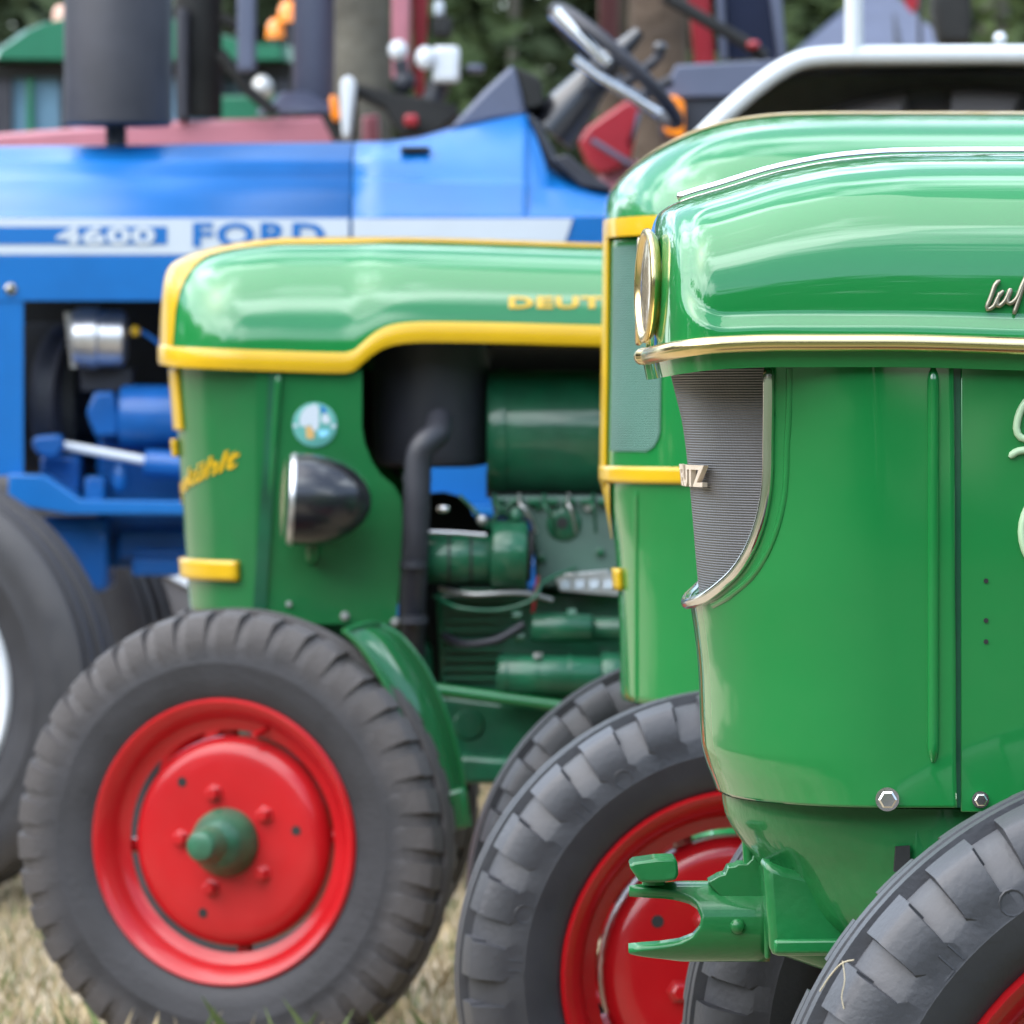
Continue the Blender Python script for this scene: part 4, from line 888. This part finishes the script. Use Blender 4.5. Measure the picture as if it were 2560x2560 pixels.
MB().tube(resample([P(320, 828, 12.84), P(345, 826, 12.84), P(380, 845, 12.84), P(410, 870, 12.84)], 12), .005, 8).build('battery_lead', BLUED, A, 60)
MB().ball(P(338, 828, 12.83), .012).build('lead_terminal', YELLOW, A, 60)
MB().bp(200, 920, 330, 980, 12.9, 13.0).build('alternator_mount', BLACKM, A, 40, bevel=.005)
MB().prism([(215, 1030), (235, 980), (285, 978), (290, 1010), (300, 1040), (296, 1090), (240, 1095), (225, 1060)], 12.84, 12.95).build('water_pump', BLUED, A, 40, bevel=.008)
cylp(300, 1040, 640, 1044, 78, 12.88, 32, .1).build('filter_housing', BLUED, A, 50)
MB().bp(240, 1060, 1560, 1420, 12.95, 13.25).build('engine_block', BLUED, A, 40, bevel=.015)
MB().bp(1060, 1130, 1260, 1270, 12.8, 12.95).build('fuel_pump', BLUE, A, 40, bevel=.01)
MB().prism([(78, 1100), (92, 1090), (150, 1085), (162, 1115), (140, 1145), (100, 1140), (82, 1122)], 12.78, 12.86).build('steering_clevis', BLUED, A, 40, bevel=.008)
MB().tube([P(150, 1112, 12.82), P(365, 1152, 12.82)], m2(12, 12.82), 14).build('steering_ram', WHITE, A, 60)
cylp(362, 1156, 700, 1180, 34, 12.82, 24).build('steering_cylinder', BLUED, A, 50)
MB().bp(100, 1140, 200, 1260, 12.88, 13.0).build('casting_web', BLUED, A, 40, bevel=.01)
MB().bp(210, 1190, 262, 1265, 12.86, 12.94).build('casting_lug', BLUE, A, 40, bevel=.008)
MB().ball(P(300, 1195, 12.86), .016, .012, .030).build('grease_boss', BLUE, A, 60)
MB().prism([(20, 1185), (110, 1188), (200, 1250), (1500, 1268), (1500, 1292), (170, 1286), (20, 1260)], 12.72, 12.9).build('side_rail', BLUE, A, 40, bevel=.004)
MB().bp(100, 1292, 270, 1480, 12.85, 13.1).build('axle_carrier', BLUED, A, 40, bevel=.012)
MB().bp(290, 1320, 1500, 1400, 12.9, 13.2).build('sump', BLUED, A, 40, bevel=.012)
MB().bp(330, 1395, 1500, 1440, 12.86, 13.2).build('sump_flange', BLUED, A, 40, bevel=.006)
MB().tube([P(340, 1385, 12.88), P(470, 1385, 12.88)], .01, 8).build('drain_pipe', BLUED, A, 60)
MB().box((-.62, 12.75, .52), (2.2, 13.4, .72)).build('chassis', BLUED, A, 40, bevel=.02)
wheel(A, 'wheel', (-1.27, 12.46, .452), math.radians(-20), .455, .285, .115, 'A', TYREA, WHITE, WHITE, BLUED, -1, 90, 'rib', lh=2.2)
wheel(A, 'wheel', (-1.22, 13.85, .452), math.radians(-20), .455, .285, .115, 'A', TYREA, WHITE, WHITE, BLUED, 1, 90, 'rib')
MB().tube([Vector((-1.26, 12.5, .47)), Vector((-1.26, 12.8, .55)), Vector((-1.26, 13.4, .55)), Vector((-1.26, 13.8, .47))], .05, 14).build('front_axle', BLUED, A, 40)
# dash, column, steering wheel
MB().prism([(1120, 326), (1165, 275), (1215, 222), (1283, 160), (1300, 215), (1318, 290), (1240, 300)], 12.98, 13.22, 12.98).build('instrument_cowl', GREYP, A, 40, bevel=.01)
MB().prism([(1286, 166), (1340, 190), (1352, 200), (1362, 262), (1330, 272), (1312, 272)], 12.99, 13.21, 12.99).build('instrument_face', DARK, A, 40, bevel=.006)
MB().prism([(1318, 282), (1345, 300), (1395, 395), (1440, 425), (1500, 462), (1520, 478), (1470, 470), (1380, 430)], 12.95, 13.2, 12.95).build('column_shroud', PLAST, A, 40, bevel=.004)
MB().tube([P(1375, 330, 13.08), P(1430, 265, 13.08), P(1505, 175, 13.08), P(1600, 80, 13.08)], [m2(70, 13), m2(60, 13), m2(40, 13), m2(16, 13)], 22).build('steering_column', BLACK, A, 60); co = A.children[-1]
for i in range(4): 
    q = P(1418+i*14, 236-i*16, 13.06); MB().lathe([(0, m2(62-6*i, 13)), (.012, m2(58-6*i, 13))], q, Vector((.75, 0, .75)), 24).build('bellows_ring', PLAST, co, 40)
def ring(c, u, v, r, tr, m, name, par): 
    return MB().tube([c+(u*math.cos(t*PI/20)+v*math.sin(t*PI/20))*r for t in range(41)], tr, 12, cap=False).build(name, m, par, 60)
swc = P(1540, 165, 13.1); uu = (P(1720, 335, 13.1)-P(1390, 30, 13.1)).normalized()
vv = Vector((.02, .99, -.13)).normalized(); vv = (vv-uu*vv.dot(uu)).normalized()
ring(swc, uu, vv, .180, .0155, HOSE, 'steering_wheel', A); sw = A.children[-1]
for a in (.4, 2.5, 4.6): MB().tube([swc+(uu*math.cos(a)+vv*math.sin(a))*.175, swc-Vector((0, 0, .012))], .007, 8).build('spoke', CHROME, sw, 60)
MB().tube([P(1436, 148, 12.95), P(1500, 195, 12.95), P(1580, 240, 12.95), P(1650, 285, 12.95)], .012, 12).build('grab_rail', CHROME, A, 60)
MB().tube([P(1384, 30, 12.95), P(1440, 85, 12.95), P(1520, 160, 12.95)], [.017, .014, .010], 12).build('rim_highlight', CHROME, A, 60)  # chrome tube laid along the steering wheel rim as its silver highlight
for (x0, y0, x1, y1) in ((1560, 210, 1640, 150), (1640, 150, 1655, 120), (1600, 240, 1680, 200)): MB().tube([P(x0, y0, 13.05), P(x1, y1, 13.05)], .012, 8).build('control_lever', BLACKM, A, 60)
MB().ball(P(1650, 122, 13.05), .016).build('lever_knob', BLACK, A, 60)
MB().prism([(1380, 395), (1420, 385), (1470, 430), (1520, 460), (1530, 478), (1450, 465)], 12.85, 12.98, 12.85).build('linkage_plate', BLACKM, A, 40, bevel=.004)
FENDI = mat('pale_fender_underside', (.36, .35, .33), .8, var=.2)  # colour raised so light bounces inside the enclosed fender
# rear fender with white tubular edge, wheel under it
fp = resample([P(1640, 465, 12.15), P(1700, 398, 12.15), P(1762, 334, 12.15), P(1829, 270, 12.15), P(1885, 222, 12.15), P(1939, 182, 12.15), P(1995, 152, 12.15), P(2060, 140, 12.15), P(2200, 137, 12.15), P(2700, 137, 12.15), P(2900, 155, 12.15), P(3020, 300, 12.15), P(3080, 500, 12.15)], 90)
MB().tube(fp, m2(23, 12.15), 18).build('fender_tube', WHITE, A, 60)
solid(MB().grid([[p+Vector((0, .0, -.006)) for p in fp], [p+Vector((0, .55, -.006)) for p in fp]]).build('rear_fender', FENDI, A, 60), .006)
base = [Vector((p.x, 12.70, p.z-.008)) for p in fp]
MB().grid([base, [Vector((p.x, 12.70, .95)) for p in base]]).build('fender_wall', FENDI, A, 0)
MB().tube([P(2135, 130, 12.15), P(2135, -500, 12.15)], m2(23, 12.15), 18).build('roll_post', WHITE, A, 60)
MB().ball(P(2500, 96, 12.2), m2(16, 12.2)).build('fender_bolt', WHITE, A, 60)
wheel(A, 'rear_wheel', (.93, 12.40, .85), 0, .85, .42, .20, 'AR', TYRE, WHITE, WHITE, BLUED, -1, 22)
wheel(A, 'rear_wheel', (.93, 13.90, .85), 0, .85, .42, .20, 'AR', TYRE, WHITE, WHITE, BLUED, 1, 22)
MB().tube([Vector((.93, 12.5, .8)), Vector((.93, 13.8, .8))], .1, 14).build('rear_axle', BLUED, A, 40)

# ================================================================== red tractor behind the blue one
E = thing('red_tractor', (-1.3, 16.6, 0), 'red tractor behind the blue one with a black exhaust stack and red cab posts', 'tractor')
EN = 16.25
MB().prism([(-500, 372), (-100, 340), (300, 312), (430, 302), (822, 290), (828, 300), (840, 360), (845, 620), (-500, 640)], EN, EN+.7).build('hood', PINK, E, 40, bevel=.012)
MB().prism([(905, 290), (945, 285), (952, 470), (905, 470)], EN+.05, EN+.3).build('dash_pillar', PINK, E, 40, bevel=.006)
cylp(785, 290, 785, -300, 52, 16.4, 32, .05).build('exhaust_stack', GREYP, E, 60)
MB().lathe([(0, .125), (.012, .12), (.03, .085), (.06, .058)], P(755, 286, 16.4), (0, 0, 1), 30).build('exhaust_cowl', GREYP, E, 60)
cylp(497, 294, 497, -300, 58, 16.3, 30, .04).build('air_filter_stack', DARK, E, 50)
MB().bp(440, 20, 470, 300, 16.2, 16.3).build('filter_bracket', BLACKM, E, 40, bevel=.008)
MB().tube([P(550, 130, 16.2), P(620, 225, 16.2), P(690, 285, 16.2)], .016, 10).build('brace_rod', DARK, E, 60)
MB().tube([P(552, 40, 16.2), P(580, 60, 16.2), P(595, 55, 16.2)], .014, 8).build('mirror_arm', DARK, E, 60)
MB().bp(592, -120, 640, 180, 16.1, 16.14).build('mirror', GREYP, E, 50, bevel=.012)
# lamp on an arm
MB().prism([(852, 200), (866, 188), (884, 192), (890, 215), (876, 345), (856, 345), (850, 280)], 16.0, 16.12).build('front_marker_lamp', WHITE, E, 50, bevel=.012)
MB().prism([(822, 240), (840, 236), (852, 290), (845, 306), (830, 300)], 16.0, 16.1).build('amber_lens', ORANGE, E.children[-1], 50, bevel=.008)
MB().prism([(880, 205), (900, 212), (985, 232), (1060, 245), (1140, 262), (1150, 285), (1090, 335), (1000, 342), (960, 270), (890, 235), (888, 345), (872, 345)], 16.05, 16.25).build('console', DARK, E, 50, bevel=.01)
MB().tube([P(820, 285, 16.05), P(850, 345, 16.05)], .02, 8).build('hose', DARK, E, 60)
MB().bp(1010, 285, 1045, 315, 15.98, 16.05).build('red_knob', REDT, E, 50, bevel=.008)
MB().bp(978, -200, 1026, 200, 16.2, 16.28).build('cab_post', PINK, E, 40, bevel=.01)  # lit front post, its brightness given by the pink colour
MB().prism([(1026, -200), (1078, -200), (1060, 240), (1036, 240)], 16.3, 16.4).build('cab_post', REDT, E, 40, bevel=.008)
MB().prism([(1500, -200), (1545, -200), (1545, 110), (1520, 130), (1500, 100)], 17.6, 17.7).build('far_cab_post', mat('dark_red_post', (.10, .03, .03), .6), E, 40, bevel=.008)
MB().prism([(1700, -200), (1762, -200), (1790, 162), (1738, 165)], 16.3, 16.4).build('cab_post', REDT, E, 40, bevel=.008)
def wlamp(cx, cy, w_, h_, Y, par):
    MB().bp(cx-w_, cy-h_, cx+w_, cy+h_, Y, Y+.06).build('work_lamp', WHITE, par, 50, bevel=.012)
wlamp(1115, 160, 34, 46, 16.0, E); wl = E.children[-1]
MB().ball(P(1064, 145, 16.0), m2(26, 16), m2(20, 16), m2(30, 16)).build('lamp_housing', WHITE, wl, 60)
MB().ball(P(995, 125, 16.0), m2(24, 16), m2(20, 16), m2(26, 16)).build('round_lamp', WHITE, E, 60)
MB().tube([P(1000, 150, 16.1), P(1010, 210, 16.1)], .018, 8).build('lamp_stalk', PLAST, E, 60)
MB().ball(P(1012, 205, 16.1), .03).build('lamp_joint', PLAST, E, 60)
MB().tube([P(1100, 205, 16.1), P(1080, 260, 16.1)], .03, 8).build('lamp_stalk', PLAST, E, 60)
MB().bp(1085, 0, 1110, 40, 16.1, 16.2).build('cable_box', OFFW, E, 50, bevel=.01)
MB().bp(1080, 40, 1130, 90, 16.1, 16.2).build('switch_box', DARK, E, 50, bevel=.01)
MB().bp(1165, 160, 1210, 180, 16.1, 16.2).build('spot_lamp', GREYP, E, 50, bevel=.01)
# red seat side with its lever
MB().prism([(1446, 352), (1468, 318), (1566, 250), (1604, 264), (1580, 400), (1545, 425), (1500, 438), (1468, 408)], 15.9, 16.1).build('seat_side', REDT, E, 40, bevel=.01)
MB().prism([(1500, 436), (1560, 404), (1600, 400), (1600, 480), (1500, 480)], 15.95, 16.2).build('seat_base', PINK, E, 40, bevel=.01)
MB().tube([P(1478, 350, 15.86), P(1575, 410, 15.86)], .008, 8).build('seat_lever', GREYP, E, 60)
MB().prism([(1590, 275), (1604, 285), (1575, 375), (1562, 365)], 15.9, 16.0).build('seat_edge', GREYP, E, 40, bevel=.004)
# fender box with amber indicator
MB().prism([(1650, 245), (1690, 162), (1960, 150), (1960, 240)], 15.4, 15.8).build('fender_top', GREYP, E, 40, bevel=.006)
MB().prism([(1655, 247), (1960, 242), (1960, 420), (1700, 420), (1690, 340), (1660, 330)], 15.42, 15.9).build('fender_side', PLAST, E, 40, bevel=.006)
MB().prism([(1657, 240), (1690, 238), (1712, 256), (1712, 340), (1698, 345), (1668, 335), (1660, 318)], 15.36, 15.44).build('amber_indicator', ORANGE, E, 50, bevel=.006)
MB().prism([(1780, -200), (1800, -200), (1820, 150), (1800, 152)], 16.25, 16.33).build('window_frame', GREYP, E, 40, bevel=.006)
MB().prism([(1900, -200), (1938, -200), (1968, 150), (1945, 150)], 16.25, 16.33).build('window_frame', GREYP, E, 40, bevel=.006)
MB().prism([(1800, -200), (1912, -200), (1950, 150), (1820, 150)], 16.28, 16.32).build('dark_window', mat('dark_navy_glass', (.02, .025, .05), .15, var=.1), E, 0)
MB().tube([P(1660, -10, 16.1), P(1780, 60, 16.1), P(1860, 105, 16.1), P(1915, 145, 16.1)], .018, 8).build('wiper_arm', DARK, E, 60)
MB().bp(1868, 100, 1900, 122, 16.05, 16.1).build('red_grip', REDT, E, 50, bevel=.01)
MB().prism([(-400, 640), (1700, 620), (1900, 640), (1900, 900), (-300, 900)], 16.45, 16.75).build('engine_and_gearbox', REDT, E, 40, bevel=.01)
MB().rings([[Vector((-.55+x*a, 16.65+y*a, z)) for x, y in ((-.72, -.62), (.9, -.66), (.9, .66), (-.72, .62))] for z, a in ((2.52, 1), (2.60, 1.02), (2.70, .93), (2.74, .6))]).build('cab_roof', REDT, E, 40, bevel=.04)
for o_ in (E,):
    wheel(E, 'wheel', (-1.5, 16.0, .42), 0, .42, .26, .10, 'E', TYRE, GREYP, GREYP, REDT, -1, 24)
    wheel(E, 'wheel', (-1.5, 17.3, .42), 0, .42, .26, .10, 'E', TYRE, GREYP, GREYP, REDT, 1, 24)
    wheel(E, 'rear_wheel', (.72, 15.8, .74), 0, .74, .42, .18, 'ER', TYRE, GREYP, GREYP, REDT, -1, 22)
    wheel(E, 'rear_wheel', (.72, 17.4, .74), 0, .74, .42, .18, 'ER', TYRE, GREYP, GREYP, REDT, 1, 22)

# ================================================================== green cab tractor far left
G = thing('cab_tractor', (-1.3, 21, 0), 'distant tractor with a rounded green cab roof, tinted windows and orange beacons', 'tractor')
GY = 21.0
def roofsec(y, sc_): 
    return [P(px, py, GY)+Vector((0, y, 0)) for px, py in [(-30, 150), (-22, 128), (10, 108), (50, 78), (100, 56), (170, 42), (300, 34), (430, 44), (540, 80), (640, 108), (726, 112), (728, 152), (600, 154), (200, 152)]]
def sc2(sec, k): 
    zc = sum(p.z for p in sec)/len(sec); xc = sum(p.x for p in sec)/len(sec); return [Vector((xc+(p.x-xc)*k, p.y, zc+(p.z-zc)*k-.0)) for p in sec]
MB().rings([sc2(roofsec(-.02, 1), .93), roofsec(.05, 1), roofsec(1.3, 1), sc2(roofsec(1.4, 1), .93)]).build('cab_roof', CABG, G, 50)
MB().bp(-30, 156, 728, 192, GY+.08, GY+1.3).build('roof_gutter', DARK, G, 40)
for (x0, x1) in ((-30, 30), (66, 84), (150, 180), (540, 560), (690, 726)):
    MB().bp(x0, 192, x1, 420, GY+.10, GY+.16).build('cab_pillar', BLACKM if x0 != 66 else CABG, G, 40, bevel=.004)
MB().bp(30, 192, 540, 420, GY+.13, GY+.14).build('side_window', GLASSB, G, 0)
MB().bp(560, 192, 690, 300, GY+.13, GY+.14).build('rear_window', mat('dim_cab_glass', (.06, .09, .10), .15), G, 0)
MB().bp(545, 238, 700, 420, GY+.02, GY+1.2).build('cab_side', CABG, G, 40, bevel=.01)
MB().bp(-60, 420, 760, 900, GY+.15, GY+1.1).build('cab_body', CABG, G, 40, bevel=.03)
MB().ball(P(655, 222, GY-.05), m2(28, GY), m2(22, GY), m2(34, GY)).build('cab_lamp', STEELD, G, 60)
for (bx_, by_, br_) in ((690, 74, 24), (722, 32, 27), (152, 36, 20)):
    r_ = m2(br_, GY); q = P(bx_, by_+br_*.9, GY+.3)
    MB().lathe([(0, r_*1.05), (.02, r_), (r_*1.3, r_*.95), (r_*1.9, r_*.6), (r_*2.05, .01)], q, (0, 0, 1), 22).build('beacon', ORANGE if bx_ > 200 else mat('pale_beacon', (.75, .45, .35), .4), G, 60)
    MB().tube([q, q+Vector((0, 0, -.12-(.08 if by_ < 50 else 0)))], .02, 8).build('beacon_stalk', BLACKM, G.children[-1], 60)
wheel(G, 'rear_wheel', (-.95, 20.9, .8), 0, .8, .42, .2, 'AR', TYRE, WHITE, WHITE, BLUED, -1, 22)
wheel(G, 'rear_wheel', (-.95, 22.4, .8), 0, .8, .42, .2, 'AR', TYRE, WHITE, WHITE, BLUED, 1, 22)
wheel(G, 'wheel', (-2.6, 21.0, .42), 0, .42, .26, .1, 'E', TYRE, GREYP, GREYP, REDT, -1, 24)
wheel(G, 'wheel', (-2.6, 22.3, .42), 0, .42, .26, .1, 'E', TYRE, GREYP, GREYP, REDT, 1, 24)
MB().box((-2.9, 21.2, .7), (-1.9, 22.0, 1.45)).build('hood', CABG, G, 40, bevel=.06)

# ================================================================== grey peaked tent and black post lamp
T = thing('peaked_tent', (1.28, 22, 0), 'slate grey peaked tent roof behind the white roll post', 'tent')
ap = P(2195, -90, 23.2); cs = [P(1960, 160, 22.1), P(2420, 160, 22.1), P(2420, 160, 22.1)+Vector((0, 2.2, 0)), P(1960, 160, 22.1)+Vector((0, 2.2, 0))]
ap.z = P(2195, -70, 22.6).z
for a, b in ((0, 1), (1, 2), (2, 3), (3, 0)):
    mm_ = (cs[a]+cs[b])/2
    solid(MB().add([cs[a], cs[b], ap], [(0, 1, 2)]).build('roof_panel', GREYP, T, 0), .01)
MB().tube([ap+Vector((.05, -.02, -.03)), P(2250, 158, 22.08)], .012, 6).build('roof_seam', PLAST, T, 60)
for q in cs: MB().tube([q, Vector((q.x, q.y, 0))], .03, 8).build('tent_pole', ALU, T, 60)
K = thing('pole_speaker', (1.5, 20, 0), 'black box speaker on a pole right of the grey tent', 'speaker')
MB().prism([(2330, 20), (2345, -120), (2420, -120), (2432, 30), (2430, 108), (2350, 108)], 20, 20.2).build('speaker_box', DARK, K, 40, bevel=.02)
q = P(2385, 108, 20.1); MB().tube([q, Vector((q.x, q.y, 0))], .02, 8).build('speaker_pole', BLACKM, K, 60)
R2 = thing('red_pennant', (1.33, 21, 0), 'small red pennant beside the grey tent top', 'flag')
MB().prism([(2252, -90), (2300, -90), (2296, 10), (2282, 34), (2262, 12)], 21, 21.01).build('cloth', REDT, R2, 0)
q = P(2300, -90, 21.0); MB().tube([q, Vector((q.x, q.y, 0))], .008, 8).build('flag_pole', BLACKM, R2, 60)
